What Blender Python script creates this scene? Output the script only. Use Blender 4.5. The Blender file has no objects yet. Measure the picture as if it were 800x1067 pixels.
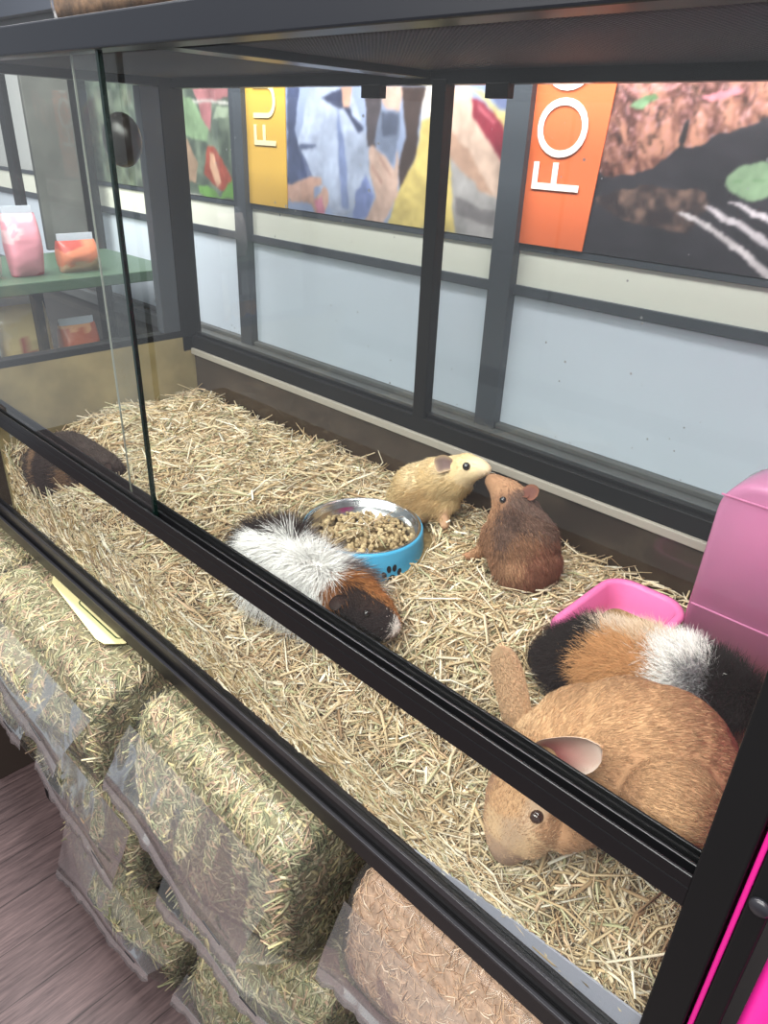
import bpy, bmesh, math, random
import numpy as np
from mathutils import Vector, Matrix

C = bpy.context.scene.collection
rng = np.random.default_rng(11)
random.seed(4)

def lin(c):
    """8-bit display colour to linear"""
    r = []
    for v in c[:3]:
        v = v / 255.0
        r.append(v / 12.92 if v <= 0.04045 else ((v + 0.055) / 1.055) ** 2.4)
    return tuple(r)
def lin4(c): return (*lin(c), 1.0)

# ------------------------------------------------------------------ materials
def new_mat(name):
    m = bpy.data.materials.new(name); m.use_nodes = True
    nt = m.node_tree; nt.nodes.clear()
    out = nt.nodes.new('ShaderNodeOutputMaterial')
    return m, nt, out
def N(nt, typ, **kw):
    n = nt.nodes.new(typ)
    for k, v in kw.items():
        if k in n.inputs: n.inputs[k].default_value = v
        else: setattr(n, k, v)
    return n
def L(nt, a, b): nt.links.new(a, b)
def pbr(name, col, rough=0.5, metal=0.0, bump=0.0, bscale=60.0, var=0.0, spec=0.5, coat=0.0, trans=0.0):
    m, nt, out = new_mat(name)
    b = N(nt, 'ShaderNodeBsdfPrincipled')
    b.inputs['Base Color'].default_value = lin4(col)
    b.inputs['Roughness'].default_value = rough
    b.inputs['Metallic'].default_value = metal
    b.inputs['Specular IOR Level'].default_value = spec
    b.inputs['Coat Weight'].default_value = coat
    L(nt, b.outputs[0], out.inputs[0])
    if bump or var:
        tc = N(nt, 'ShaderNodeTexCoord')
        no = N(nt, 'ShaderNodeTexNoise', Scale=bscale, Detail=4.0)
        L(nt, tc.outputs['Object'], no.inputs['Vector'])
        if bump:
            bp = N(nt, 'ShaderNodeBump', Strength=bump, Distance=0.002)
            L(nt, no.outputs[0], bp.inputs['Height']); L(nt, bp.outputs[0], b.inputs['Normal'])
        if var:
            mx = N(nt, 'ShaderNodeMixRGB', blend_type='MULTIPLY')
            mx.inputs[1].default_value = lin4(col)
            cr = N(nt, 'ShaderNodeValToRGB')
            cr.color_ramp.elements[0].color = (1 - var, 1 - var, 1 - var, 1); cr.color_ramp.elements[0].position = .3
            cr.color_ramp.elements[1].color = (1, 1, 1, 1); cr.color_ramp.elements[1].position = .7
            L(nt, no.outputs[0], cr.inputs[0]); L(nt, cr.outputs[0], mx.inputs[2]); mx.inputs[0].default_value = 1
            L(nt, mx.outputs[0], b.inputs['Base Color'])
    return m
def vcol(name, rough=0.7, spec=0.3, transl=0.0):
    """material whose colour is the mesh's own 'Col' attribute"""
    m, nt, out = new_mat(name)
    a = N(nt, 'ShaderNodeAttribute', attribute_name='Col')
    b = N(nt, 'ShaderNodeBsdfPrincipled')
    b.inputs['Roughness'].default_value = rough
    b.inputs['Specular IOR Level'].default_value = spec
    L(nt, a.outputs['Color'], b.inputs['Base Color'])
    if transl:
        t = N(nt, 'ShaderNodeBsdfTranslucent'); L(nt, a.outputs['Color'], t.inputs[0])
        mx = N(nt, 'ShaderNodeMixShader'); mx.inputs[0].default_value = transl
        L(nt, b.outputs[0], mx.inputs[1]); L(nt, t.outputs[0], mx.inputs[2]); L(nt, mx.outputs[0], out.inputs[0])
    else:
        L(nt, b.outputs[0], out.inputs[0])
    return m
def glass(name, tint=(0.97, 0.985, 0.98), dirt=0.0, ior=1.5, film=0.0):
    """clear pane: transparent with a Fresnel reflection, some specks and a faint film of dust"""
    m, nt, out = new_mat(name)
    tr = N(nt, 'ShaderNodeBsdfTransparent'); tr.inputs[0].default_value = (*tint, 1)
    gl = N(nt, 'ShaderNodeBsdfGlossy', Roughness=0.01); gl.inputs[0].default_value = (1, 1, 1, 1)
    fr = N(nt, 'ShaderNodeFresnel', IOR=ior)
    ge = N(nt, 'ShaderNodeNewGeometry')
    inv = N(nt, 'ShaderNodeMath', operation='SUBTRACT'); inv.inputs[0].default_value = 1
    L(nt, ge.outputs['Backfacing'], inv.inputs[1])
    mu = N(nt, 'ShaderNodeMath', operation='MULTIPLY')
    L(nt, fr.outputs[0], mu.inputs[0]); L(nt, inv.outputs[0], mu.inputs[1])
    mx = N(nt, 'ShaderNodeMixShader')
    L(nt, mu.outputs[0], mx.inputs[0]); L(nt, tr.outputs[0], mx.inputs[1]); L(nt, gl.outputs[0], mx.inputs[2])
    last = mx
    if dirt or film:
        tc = N(nt, 'ShaderNodeTexCoord')
        vo = N(nt, 'ShaderNodeTexVoronoi', Scale=42.0)
        L(nt, tc.outputs['Object'], vo.inputs['Vector'])
        no = N(nt, 'ShaderNodeTexNoise', Scale=9.0, Detail=3.0)
        L(nt, tc.outputs['Object'], no.inputs['Vector'])
        sz = N(nt, 'ShaderNodeMapRange'); sz.inputs[1].default_value = .42; sz.inputs[2].default_value = .8
        sz.inputs[3].default_value = 0.0; sz.inputs[4].default_value = 0.16
        L(nt, no.outputs[0], sz.inputs[0])
        lt = N(nt, 'ShaderNodeMath', operation='LESS_THAN')
        L(nt, vo.outputs['Distance'], lt.inputs[0]); L(nt, sz.outputs[0], lt.inputs[1])
        dm = N(nt, 'ShaderNodeMath', operation='MULTIPLY'); dm.inputs[1].default_value = dirt
        L(nt, lt.outputs[0], dm.inputs[0])
        fm = N(nt, 'ShaderNodeMath', operation='MULTIPLY'); fm.inputs[1].default_value = film
        L(nt, no.outputs[0], fm.inputs[0])
        ad = N(nt, 'ShaderNodeMath', operation='ADD'); L(nt, dm.outputs[0], ad.inputs[0]); L(nt, fm.outputs[0], ad.inputs[1])
        df = N(nt, 'ShaderNodeBsdfDiffuse'); df.inputs[0].default_value = (.35, .35, .36, 1)
        m2 = N(nt, 'ShaderNodeMixShader')
        L(nt, ad.outputs[0], m2.inputs[0]); L(nt, mx.outputs[0], m2.inputs[1]); L(nt, df.outputs[0], m2.inputs[2])
        last = m2
    L(nt, last.outputs[0], out.inputs[0])
    return m
def film_mat(name, haze=0.10, rough=0.12, tint=(.97, .97, .97)):
    """polythene: mostly clear, a little milky, with crinkled shine"""
    m, nt, out = new_mat(name)
    tc = N(nt, 'ShaderNodeTexCoord')
    no = N(nt, 'ShaderNodeTexNoise', Scale=13.0, Detail=2.0, Distortion=.8)
    L(nt, tc.outputs['Object'], no.inputs['Vector'])
    bp = N(nt, 'ShaderNodeBump', Strength=0.35, Distance=0.006)
    L(nt, no.outputs[0], bp.inputs['Height'])
    tr = N(nt, 'ShaderNodeBsdfTransparent'); tr.inputs[0].default_value = (*tint, 1)
    df = N(nt, 'ShaderNodeBsdfDiffuse'); df.inputs[0].default_value = (.86, .86, .88, 1)
    tl = N(nt, 'ShaderNodeBsdfTranslucent'); tl.inputs[0].default_value = (.86, .86, .88, 1)
    m0 = N(nt, 'ShaderNodeMixShader'); m0.inputs[0].default_value = .45
    L(nt, df.outputs[0], m0.inputs[1]); L(nt, tl.outputs[0], m0.inputs[2])
    m1 = N(nt, 'ShaderNodeMixShader'); m1.inputs[0].default_value = haze
    L(nt, tr.outputs[0], m1.inputs[1]); L(nt, m0.outputs[0], m1.inputs[2])
    gl = N(nt, 'ShaderNodeBsdfGlossy', Roughness=rough)
    L(nt, bp.outputs[0], gl.inputs['Normal'])
    lw = N(nt, 'ShaderNodeLayerWeight', Blend=0.18)
    L(nt, bp.outputs[0], lw.inputs['Normal'])
    mp = N(nt, 'ShaderNodeMath', operation='MULTIPLY'); mp.inputs[1].default_value = .7
    L(nt, lw.outputs['Fresnel'], mp.inputs[0])
    m2 = N(nt, 'ShaderNodeMixShader')
    L(nt, mp.outputs[0], m2.inputs[0]); L(nt, m1.outputs[0], m2.inputs[1]); L(nt, gl.outputs[0], m2.inputs[2])
    L(nt, m2.outputs[0], out.inputs[0])
    return m
def pink_plastic(name, col, clear=0.2, transl=0.3):
    m, nt, out = new_mat(name)
    c = lin4(col)
    df = N(nt, 'ShaderNodeBsdfDiffuse'); df.inputs[0].default_value = c
    tl = N(nt, 'ShaderNodeBsdfTranslucent'); tl.inputs[0].default_value = c
    tr = N(nt, 'ShaderNodeBsdfTransparent'); tr.inputs[0].default_value = c
    gl = N(nt, 'ShaderNodeBsdfGlossy', Roughness=.22)
    fr = N(nt, 'ShaderNodeFresnel', IOR=1.4)
    a = N(nt, 'ShaderNodeMixShader'); a.inputs[0].default_value = transl
    b = N(nt, 'ShaderNodeMixShader'); b.inputs[0].default_value = clear
    d = N(nt, 'ShaderNodeMixShader')
    L(nt, df.outputs[0], a.inputs[1]); L(nt, tl.outputs[0], a.inputs[2])
    L(nt, a.outputs[0], b.inputs[1]); L(nt, tr.outputs[0], b.inputs[2])
    L(nt, fr.outputs[0], d.inputs[0]); L(nt, b.outputs[0], d.inputs[1]); L(nt, gl.outputs[0], d.inputs[2])
    L(nt, d.outputs[0], out.inputs[0])
    return m
def floor_mat():
    m, nt, out = new_mat('vinyl_planks')
    tc = N(nt, 'ShaderNodeTexCoord')
    mp = N(nt, 'ShaderNodeMapping'); mp.inputs['Scale'].default_value = (60, 4, 1)
    L(nt, tc.outputs['Object'], mp.inputs[0])
    no = N(nt, 'ShaderNodeTexNoise', Scale=3.0, Detail=7.0, Roughness=.65); L(nt, mp.outputs[0], no.inputs['Vector'])
    cr = N(nt, 'ShaderNodeValToRGB')
    cr.color_ramp.elements[0].position = .32; cr.color_ramp.elements[0].color = lin4((64, 51, 52))
    cr.color_ramp.elements[1].position = .72; cr.color_ramp.elements[1].color = lin4((112, 93, 92))
    L(nt, no.outputs[0], cr.inputs[0])
    br = N(nt, 'ShaderNodeTexBrick'); br.offset = .4
    br.inputs['Color1'].default_value = (1, 1, 1, 1); br.inputs['Color2'].default_value = (.82, .82, .82, 1); br.inputs['Mortar'].default_value = (.3, .3, .3, 1)
    br.inputs['Scale'].default_value = 1.0; br.inputs['Mortar Size'].default_value = .0012
    br.inputs['Brick Width'].default_value = .9; br.inputs['Row Height'].default_value = .11
    rt = N(nt, 'ShaderNodeMapping'); rt.inputs['Rotation'].default_value = (0, 0, math.pi / 2)
    L(nt, tc.outputs['Object'], rt.inputs[0]); L(nt, rt.outputs[0], br.inputs['Vector'])
    mu = N(nt, 'ShaderNodeMixRGB', blend_type='MULTIPLY'); mu.inputs[0].default_value = 1
    L(nt, cr.outputs[0], mu.inputs[1]); L(nt, br.outputs[0], mu.inputs[2])
    b = N(nt, 'ShaderNodeBsdfPrincipled'); b.inputs['Roughness'].default_value = .42
    L(nt, mu.outputs[0], b.inputs['Base Color']); L(nt, b.outputs[0], out.inputs[0])
    return m

M = dict(
    black=pbr('black_aluminium', (13, 13, 15), .3, spec=.35),
    top_black=pbr('slate_black_aluminium', (20, 22, 28), .36, spec=.45),
    black_matt=pbr('black_matt', (11, 11, 12), .55, spec=.25),
    track=pbr('black_track', (34, 34, 38), .3),
    grey_frame=pbr('grey_frame', (62, 66, 72), .45),
    mullion=pbr('dark_grey_mullion', (58, 62, 70), .5),
    frosted=pbr('frosted_film', (210, 217, 230), .45, var=.05, bscale=3.0),
    cream=pbr('cream_band', (222, 220, 208), .6),
    sill=pbr('grey_sill', (92, 92, 92), .55, var=.25, bscale=20),
    wall=pbr('grey_wall', (176, 176, 176), .8),
    wall_low=pbr('dark_wall', (70, 66, 66), .8),
    kick=pbr('brown_perspex', (66, 56, 48), .10, var=.4, bscale=9, spec=.35),
    kick_left=pbr('hay_reflection_perspex', (150, 136, 98), .22, var=.35, bscale=18, spec=.4),  # olive tan is the bedding's reflection, put into the panel's base colour
    alu=pbr('pale_aluminium', (150, 144, 134), .35),
    glass=glass('clear_glass'),
    glass_dirty=glass('speckled_glass', dirt=.75, film=.02),
    glass_front=glass('front_glass', film=.015, tint=(.97, .985, .975)),
    glass_edge=pbr('dark_green_glass_edge', (10, 26, 22), .2),
    glass_edge_pale=pbr('pale_glass_edge', (150, 152, 140), .3),
    mesh=pbr('dark_wire', (58, 58, 64), .5),
    film=film_mat('polythene', haze=.04),
    film_seam=film_mat('polythene_seam', haze=.24, rough=.2),
    film_gusset=film_mat('polythene_gusset', haze=.085, rough=.2),
    pink=pink_plastic('pink_translucent', (252, 168, 214), clear=.14, transl=.48),
    pink_tray=pink_plastic('pink_tray', (244, 124, 182), clear=.0, transl=.2),
    pink_hot=pbr('hot_pink', (232, 40, 150), .3),
    pink_dark=pbr('dark_pink', (190, 40, 125), .3),
    blue=pbr('blue_enamel', (72, 164, 206), .35, var=.06, bscale=40),
    steel=pbr('steel', (200, 200, 200), .2, metal=1.0),
    paw=pbr('black_print', (16, 18, 24), .5),
    eye=pbr('black_eye', (14, 9, 8), .06, coat=.6),
    eye_brown=pbr('brown_eye', (48, 30, 24), .06, coat=.6),
    hay=vcol('hay_blades', .75, .2, transl=.18),
    fur=vcol('fur', .6, .25, transl=.12),
    skin=vcol('coat', .9, .05),
    ear=vcol('ear_skin', .6, .2, transl=.25),
    art=vcol('printed_vinyl', .55, .25),
    pellets=vcol('pellets', .9, .1),
    pack=vcol('printed_pack', .35, .4),
    mound=pbr('hay_bed_under', (150, 126, 82), .9, bump=.8, bscale=120, var=.5),
    floor=floor_mat(),
    orange=pbr('orange_print', (224, 108, 62), .5),
    gold=pbr('gold_print', (204, 160, 66), .5),
    white_print=pbr('white_print', (238, 232, 224), .5),
    pale_print=pbr('pale_print', (226, 214, 170), .5),
    card=pbr('yellow_card', (228, 220, 164), .6),
    liner=pbr('grey_liner', (150, 152, 164), .5),
    display=pbr('olive_display_panel', (98, 98, 94), .6, var=.5, bscale=7),
    green_print=pbr('green_print', (28, 62, 34), .5),
    purple=pbr('purple_card', (120, 60, 140), .5),
    green_board=pbr('green_board', (70, 92, 74), .4),
    wood_dark=pbr('dark_shelf', (62, 52, 46), .6),
    nail=pbr('claw', (150, 125, 105), .5),
)

# ------------------------------------------------------------------ object helpers
def tag(o, label=None, cat=None, group=None, kind=None):
    if label: o['label'] = label
    if cat: o['category'] = cat
    if group: o['group'] = group
    if kind: o['kind'] = kind
    return o
def link(o, parent=None):
    C.objects.link(o)
    if parent is not None:
        o.parent = parent
        o.matrix_parent_inverse = Matrix.Translation(-Vector(parent.location))
    return o
def thing(name, loc, label, cat, group=None):
    o = bpy.data.objects.new(name, None); o.location = loc; o.empty_display_size = .02
    C.objects.link(o)
    return tag(o, label, cat, group)
def obj(name, bm, mat, parent=None, smooth=False):
    me = bpy.data.meshes.new(name); bm.to_mesh(me); bm.free()
    for m in (mat if isinstance(mat, (list, tuple)) else [mat]): me.materials.append(m)
    if smooth: me.polygons.foreach_set('use_smooth', [True] * len(me.polygons))
    return link(bpy.data.objects.new(name, me), parent)
def raw(name, V, F4, mat, parent=None, col=None, smooth=False, F3=None):
    """fast mesh from numpy: V (n,3), F4 (m,4), F3 (k,3), per-vertex linear colour"""
    me = bpy.data.meshes.new(name)
    V = np.asarray(V, np.float32); n4 = 0 if F4 is None else len(F4); n3 = 0 if F3 is None else len(F3)
    me.vertices.add(len(V)); me.vertices.foreach_set('co', V.ravel())
    loops = np.concatenate([np.asarray(f, np.int32).ravel() for f in (F4, F3) if f is not None and len(f)])
    me.loops.add(len(loops)); me.loops.foreach_set('vertex_index', loops)
    tot = np.concatenate([np.full(n4, 4, np.int32), np.full(n3, 3, np.int32)])
    start = np.concatenate([[0], np.cumsum(tot)[:-1]]).astype(np.int32)
    me.polygons.add(n4 + n3)
    me.polygons.foreach_set('loop_start', start)
    try: me.polygons.foreach_set('loop_total', tot)
    except Exception: pass
    me.update(calc_edges=True); me.validate()
    if col is not None:
        a = me.color_attributes.new('Col', 'FLOAT_COLOR', 'POINT')
        c = np.ones((len(V), 4), np.float32); c[:, :3] = col
        a.data.foreach_set('color', c.ravel())
    if smooth: me.polygons.foreach_set('use_smooth', np.ones(n4 + n3, bool))
    me.materials.append(mat)
    return link(bpy.data.objects.new(name, me), parent)
def box(bm, lo, hi, bev=0.0, seg=2):
    r = bmesh.ops.create_cube(bm, size=1.0)
    vs = r['verts']
    for v in vs:
        v.co = Vector([(lo[i] + hi[i]) / 2 + v.co[i] * (hi[i] - lo[i]) for i in range(3)])
    if bev:
        es = list({e for v in vs for e in v.link_edges})
        bmesh.ops.bevel(bm, geom=es, offset=bev, segments=seg, affect='EDGES', profile=.5)
def boxes(name, items, mat, parent=None, bev=0.0008):
    bm = bmesh.new()
    for lo, hi in items: box(bm, lo, hi, bev)
    return obj(name, bm, mat, parent)
def grid_faces(nu, nv, closed_u=False, off=0):
    iu = np.arange(nu if closed_u else nu - 1); iv = np.arange(nv - 1)
    a, b = np.meshgrid(iu, iv, indexing='ij'); a = a.ravel(); b = b.ravel(); a2 = (a + 1) % nu
    return np.stack([a * nv + b, a2 * nv + b, a2 * nv + b + 1, a * nv + b + 1], 1) + off
def lathe(name, prof, mat, parent=None, center=(0, 0, 0), n=64, caps=False):
    prof = np.array(prof, float); th = np.linspace(0, 2 * np.pi, n, endpoint=False)
    V = np.stack([np.outer(np.cos(th), prof[:, 0]), np.outer(np.sin(th), prof[:, 0]), np.tile(prof[:, 1], (n, 1))], -1).reshape(-1, 3) + np.array(center)
    return raw(name, V, grid_faces(n, len(prof), True), mat, parent, smooth=True)
def loft(name, rings, mat, parent=None, cap0=True, cap1=True, smooth=True):
    """rings: list of (k,3) arrays, closed loops"""
    k = len(rings[0]); V = np.stack(rings, 1).reshape(-1, 3)   # k x nr
    nr = len(rings)
    bm = bmesh.new(); vs = [bm.verts.new(v) for v in V]
    for i in range(k):
        j = (i + 1) % k
        for r in range(nr - 1):
            bm.faces.new((vs[i * nr + r], vs[j * nr + r], vs[j * nr + r + 1], vs[i * nr + r + 1]))
    if cap0: bm.faces.new([vs[i * nr] for i in range(k)][::-1])
    if cap1: bm.faces.new([vs[i * nr + nr - 1] for i in range(k)])
    bmesh.ops.recalc_face_normals(bm, faces=bm.faces)
    return obj(name, bm, mat, parent, smooth)

def unit(v): return v / (np.linalg.norm(v, axis=-1, keepdims=True) + 1e-12)
def strands(paths, radii, cols, flat=1.0, r=rng, tip=True):
    """thin 3-sided blades along paths (n,k,3); radii (n,k); returns V,F4,F3,col"""
    n, k, _ = paths.shape
    d = unit(paths[:, -1] - paths[:, 0])
    rv = unit(r.normal(size=(n, 3))); a = unit(np.cross(d, rv)); b = np.cross(d, a)
    ang = np.array([0, 2.0944, 4.18879])
    off = a[:, None, None, :] * np.cos(ang)[None, None, :, None] + flat * b[:, None, None, :] * np.sin(ang)[None, None, :, None]
    V = paths[:, :, None, :] + off * radii[:, :, None, None]            # n,k,3,3
    V = V.reshape(-1, 3)
    base = (np.arange(n) * k * 3)[:, None]
    q = []
    for s in range(k - 1):
        for e in range(3):
            e2 = (e + 1) % 3
            q.append([s * 3 + e, s * 3 + e2, (s + 1) * 3 + e2, (s + 1) * 3 + e])
    F4 = (base[:, :, None] + np.array(q)[None]).reshape(-1, 4)
    F3 = (base[:, :, None] + np.array([[2, 1, 0], [(k - 1) * 3, (k - 1) * 3 + 1, (k - 1) * 3 + 2]])[None]).reshape(-1, 3)
    col = np.repeat(cols, k * 3, axis=0)
    return V, F4, F3, col

def hash2(ix, iy, seed):
    h = (ix.astype(np.int64) * 374761393 + iy.astype(np.int64) * 668265263 + seed * 1442695041) & 0xFFFFFFFF
    h = ((h ^ (h >> 13)) * 1274126177) & 0xFFFFFFFF
    return ((h ^ (h >> 16)) & 0xFFFF) / 65535.0
def vnoise(x, y, seed=0):
    ix = np.floor(x); iy = np.floor(y); fx = x - ix; fy = y - iy
    fx = fx * fx * (3 - 2 * fx); fy = fy * fy * (3 - 2 * fy)
    a = hash2(ix, iy, seed); b = hash2(ix + 1, iy, seed); c = hash2(ix, iy + 1, seed); d = hash2(ix + 1, iy + 1, seed)
    return (a * (1 - fx) + b * fx) * (1 - fy) + (c * (1 - fx) + d * fx) * fy
def fbm(x, y, seed=0, o=4):
    s = 0; amp = .5
    for i in range(o): s = s + amp * vnoise(x * 2 ** i, y * 2 ** i, seed + i); amp *= .5
    return s
BODY = {
 'gp_dark': [
   [(0.087, 0.066, 0.1576, 0.0539), (0.1486, 0.068, 0.1857, 0.0554), (0.1986, 0.08, 0.188, 0.0459), (0.2331, 0.095, 0.1899, 0.0337), (0.2584, 0.1, 0.1917, 0.0217)],
   [(0.1127, 0.062, 0.1383, 0.041), (0.1988, 0.072, 0.1604, 0.0342)],
 ],
 'gp_white': [
   [(0.6431, 0.14, 0.1759, 0.0378), (0.6743, 0.145, 0.1736, 0.0414), (0.7415, 0.15, 0.1749, 0.0386), (0.7917, 0.152, 0.1788, 0.0374), (0.8284, 0.152, 0.1793, 0.0315), (0.8565, 0.152, 0.1821, 0.0185), (0.8668, 0.152, 0.1817, 0.0123)],
   [(0.5951, 0.15, 0.1735, 0.0217), (0.6292, 0.155, 0.1915, 0.0241), (0.6612, 0.16, 0.202, 0.0222)],
   [(0.6708, 0.13, 0.1654, 0.0358), (0.7725, 0.14, 0.1556, 0.0288)],
   [(0.8237, 0.145, 0.157, 0.0127), (0.8203, 0.14, 0.1371, 0.0064)],
 ],
 'gp_cream': [
   [(0.7001, 0.375, 0.2258, 0.0366), (0.7106, 0.38, 0.2433, 0.0423), (0.7461, 0.38, 0.2678, 0.0396), (0.7764, 0.375, 0.2897, 0.0314), (0.8062, 0.37, 0.317, 0.0221), (0.8293, 0.368, 0.3254, 0.0142), (0.8422, 0.366, 0.3289, 0.0087)],
   [(0.704, 0.365, 0.2136, 0.0289), (0.7567, 0.37, 0.2456, 0.0278)],
   [(0.7588, 0.36, 0.253, 0.0188), (0.7466, 0.35, 0.2271, 0.0103), (0.7446, 0.34, 0.2165, 0.0073), (0.7436, 0.335, 0.2113, 0.0059)],
   [(0.7793, 0.37, 0.2654, 0.0186), (0.7794, 0.36, 0.2365, 0.0101), (0.7893, 0.352, 0.2237, 0.0072)],
 ],
 'gp_brown': [
   [(0.9461, 0.335, 0.2399, 0.0437), (0.9349, 0.34, 0.2599, 0.0463), (0.9158, 0.345, 0.2811, 0.0375), (0.9046, 0.35, 0.3012, 0.0285), (0.8903, 0.355, 0.3101, 0.0222), (0.8712, 0.358, 0.3167, 0.0145), (0.8595, 0.36, 0.3192, 0.0106)],
   [(0.9478, 0.325, 0.2329, 0.0384), (0.9057, 0.335, 0.2583, 0.0313)],
   [(0.9003, 0.33, 0.2654, 0.0195), (0.8849, 0.325, 0.238, 0.0106), (0.8707, 0.32, 0.2213, 0.0074), (0.8562, 0.318, 0.2124, 0.0054)],
   [(0.941, 0.315, 0.2219, 0.0231), (0.9392, 0.31, 0.2048, 0.0129)],
 ],
 'gp_tri': [
   [(1.0888, 0.225, 0.2149, 0.0316), (1.1156, 0.23, 0.231, 0.0372), (1.1567, 0.235, 0.241, 0.0391), (1.1937, 0.245, 0.2464, 0.0351), (1.2238, 0.26, 0.2436, 0.0278), (1.2461, 0.27, 0.2378, 0.0217)],
   [(1.1416, 0.22, 0.2164, 0.0334), (1.1983, 0.23, 0.2338, 0.0299)],
 ],
 'rabbit': [
   [(1.2387, 0.15, 0.2178, 0.0615), (1.2216, 0.15, 0.2171, 0.0734), (1.1993, 0.145, 0.2075, 0.0787), (1.1672, 0.13, 0.2005, 0.0687), (1.1473, 0.11, 0.196, 0.0536)],
   [(1.26, 0.088, 0.2413, 0.0426), (1.269, 0.092, 0.2315, 0.0378)],
   [(1.1498, 0.11, 0.182, 0.0501), (1.141, 0.09, 0.1768, 0.0459), (1.1398, 0.07, 0.1619, 0.0408), (1.1383, 0.06, 0.1415, 0.0334), (1.1366, 0.055, 0.1219, 0.025), (1.1367, 0.052, 0.1118, 0.0193)],
   [(1.1577, 0.06, 0.1613, 0.0278), (1.1557, 0.055, 0.1393, 0.0206)],
   [(1.2048, 0.09, 0.2029, 0.0311), (1.2011, 0.07, 0.1778, 0.016), (1.186, 0.06, 0.153, 0.01)],
   [(1.2611, 0.08, 0.2228, 0.0247), (1.2448, 0.07, 0.1984, 0.0135)],
 ],
}
ART_PEOPLE = [
  ('navy', (70, 80, 120), [(0.14, 0.811), (0.175, 0.811), (0.16, 0.737), (0.203, 0.661), (0.147, 0.625), (0.133, 0.624)]),
  ('shirt', (165, 175, 205), [(0.204, 0.811), (0.308, 0.81), (0.356, 0.733), (0.375, 0.637), (0.28, 0.588), (0.211, 0.662), (0.168, 0.712)]),
  ('fold', (120, 135, 185), [(0.278, 0.778), (0.303, 0.712), (0.313, 0.612), (0.293, 0.61), (0.283, 0.706)]),
  ('fold', (115, 130, 190), [(0.332, 0.644), (0.359, 0.671), (0.375, 0.637), (0.361, 0.601), (0.322, 0.592)]),
  ('fold', (95, 105, 145), [(0.168, 0.712), (0.22, 0.716), (0.22, 0.711), (0.177, 0.704), (0.211, 0.662), (0.198, 0.658)]),
  ('collar', (55, 60, 90), [(0.237, 0.792), (0.289, 0.807), (0.325, 0.76), (0.35, 0.744), (0.333, 0.739), (0.298, 0.773), (0.27, 0.779)]),
  ('neck', (190, 140, 120), [(0.289, 0.81), (0.317, 0.81), (0.311, 0.78), (0.295, 0.777)]),
  ('dark', (75, 65, 72), [(0.344, 0.81), (0.392, 0.809), (0.381, 0.717), (0.357, 0.716), (0.355, 0.769)]),
  ('face', (200, 160, 145), [(0.392, 0.809), (0.437, 0.809), (0.433, 0.774), (0.405, 0.774), (0.39, 0.788)]),
  ('hair', (70, 52, 50), [(0.434, 0.809), (0.489, 0.809), (0.475, 0.745), (0.474, 0.714), (0.441, 0.652), (0.435, 0.689), (0.449, 0.735)]),
  ('yellow', (226, 196, 105), [(0.484, 0.775), (0.508, 0.806), (0.547, 0.704), (0.569, 0.596), (0.415, 0.595), (0.434, 0.642), (0.475, 0.713)]),
  ('top', (222, 210, 205), [(0.486, 0.809), (0.511, 0.808), (0.509, 0.767), (0.482, 0.758)]),
  ('phone', (112, 122, 152), [(0.387, 0.772), (0.435, 0.774), (0.434, 0.735), (0.42, 0.692), (0.386, 0.719), (0.375, 0.724)]),
  ('phonelens', (75, 82, 108), [(0.391, 0.769), (0.429, 0.77), (0.429, 0.737), (0.393, 0.736)]),
  ('hand', (208, 168, 152), [(0.371, 0.721), (0.402, 0.704), (0.426, 0.685), (0.43, 0.71), (0.434, 0.717), (0.437, 0.642), (0.4, 0.593), (0.354, 0.594), (0.383, 0.638), (0.366, 0.676), (0.36, 0.709)]),
  ('handline', (170, 125, 112), [(0.371, 0.691), (0.398, 0.662), (0.395, 0.659), (0.369, 0.686)]),
  ('handline', (170, 125, 112), [(0.391, 0.703), (0.421, 0.674), (0.418, 0.672), (0.387, 0.7)]),
  ('hand2', (190, 145, 130), [(0.133, 0.64), (0.203, 0.661), (0.237, 0.658), (0.237, 0.648), (0.215, 0.641), (0.215, 0.619), (0.246, 0.646), (0.256, 0.639), (0.255, 0.617), (0.237, 0.589), (0.22, 0.587), (0.206, 0.611), (0.175, 0.612), (0.132, 0.612)]),
  ('band', (190, 110, 135), [(0.215, 0.615), (0.237, 0.628), (0.246, 0.595), (0.224, 0.588)]),
  ('bg', (165, 158, 158), [(0.546, 0.712), (0.615, 0.664), (0.655, 0.654), (0.653, 0.595), (0.568, 0.595)]),
  ('bg', (120, 112, 115), [(0.562, 0.652), (0.618, 0.638), (0.651, 0.637), (0.651, 0.615), (0.571, 0.625)]),
  ('arm', (218, 180, 160), [(0.534, 0.808), (0.574, 0.808), (0.61, 0.748), (0.659, 0.705), (0.653, 0.653), (0.615, 0.664), (0.543, 0.711)]),
  ('armsh', (190, 145, 122), [(0.54, 0.751), (0.585, 0.718), (0.639, 0.66), (0.615, 0.664), (0.543, 0.711)]),
  ('blue', (110, 120, 168), [(0.603, 0.808), (0.657, 0.807), (0.657, 0.769), (0.634, 0.78)]),
  ('yl', (225, 205, 130), [(0.574, 0.808), (0.598, 0.802), (0.634, 0.778), (0.657, 0.769), (0.658, 0.743), (0.611, 0.786)]),
  ('chili', (150, 35, 55), [(0.58, 0.791), (0.605, 0.787), (0.637, 0.763), (0.656, 0.747), (0.654, 0.704), (0.611, 0.744), (0.588, 0.768)]),
  ('chilih', (200, 95, 110), [(0.594, 0.785), (0.631, 0.761), (0.629, 0.757), (0.596, 0.778)]),
]
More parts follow.
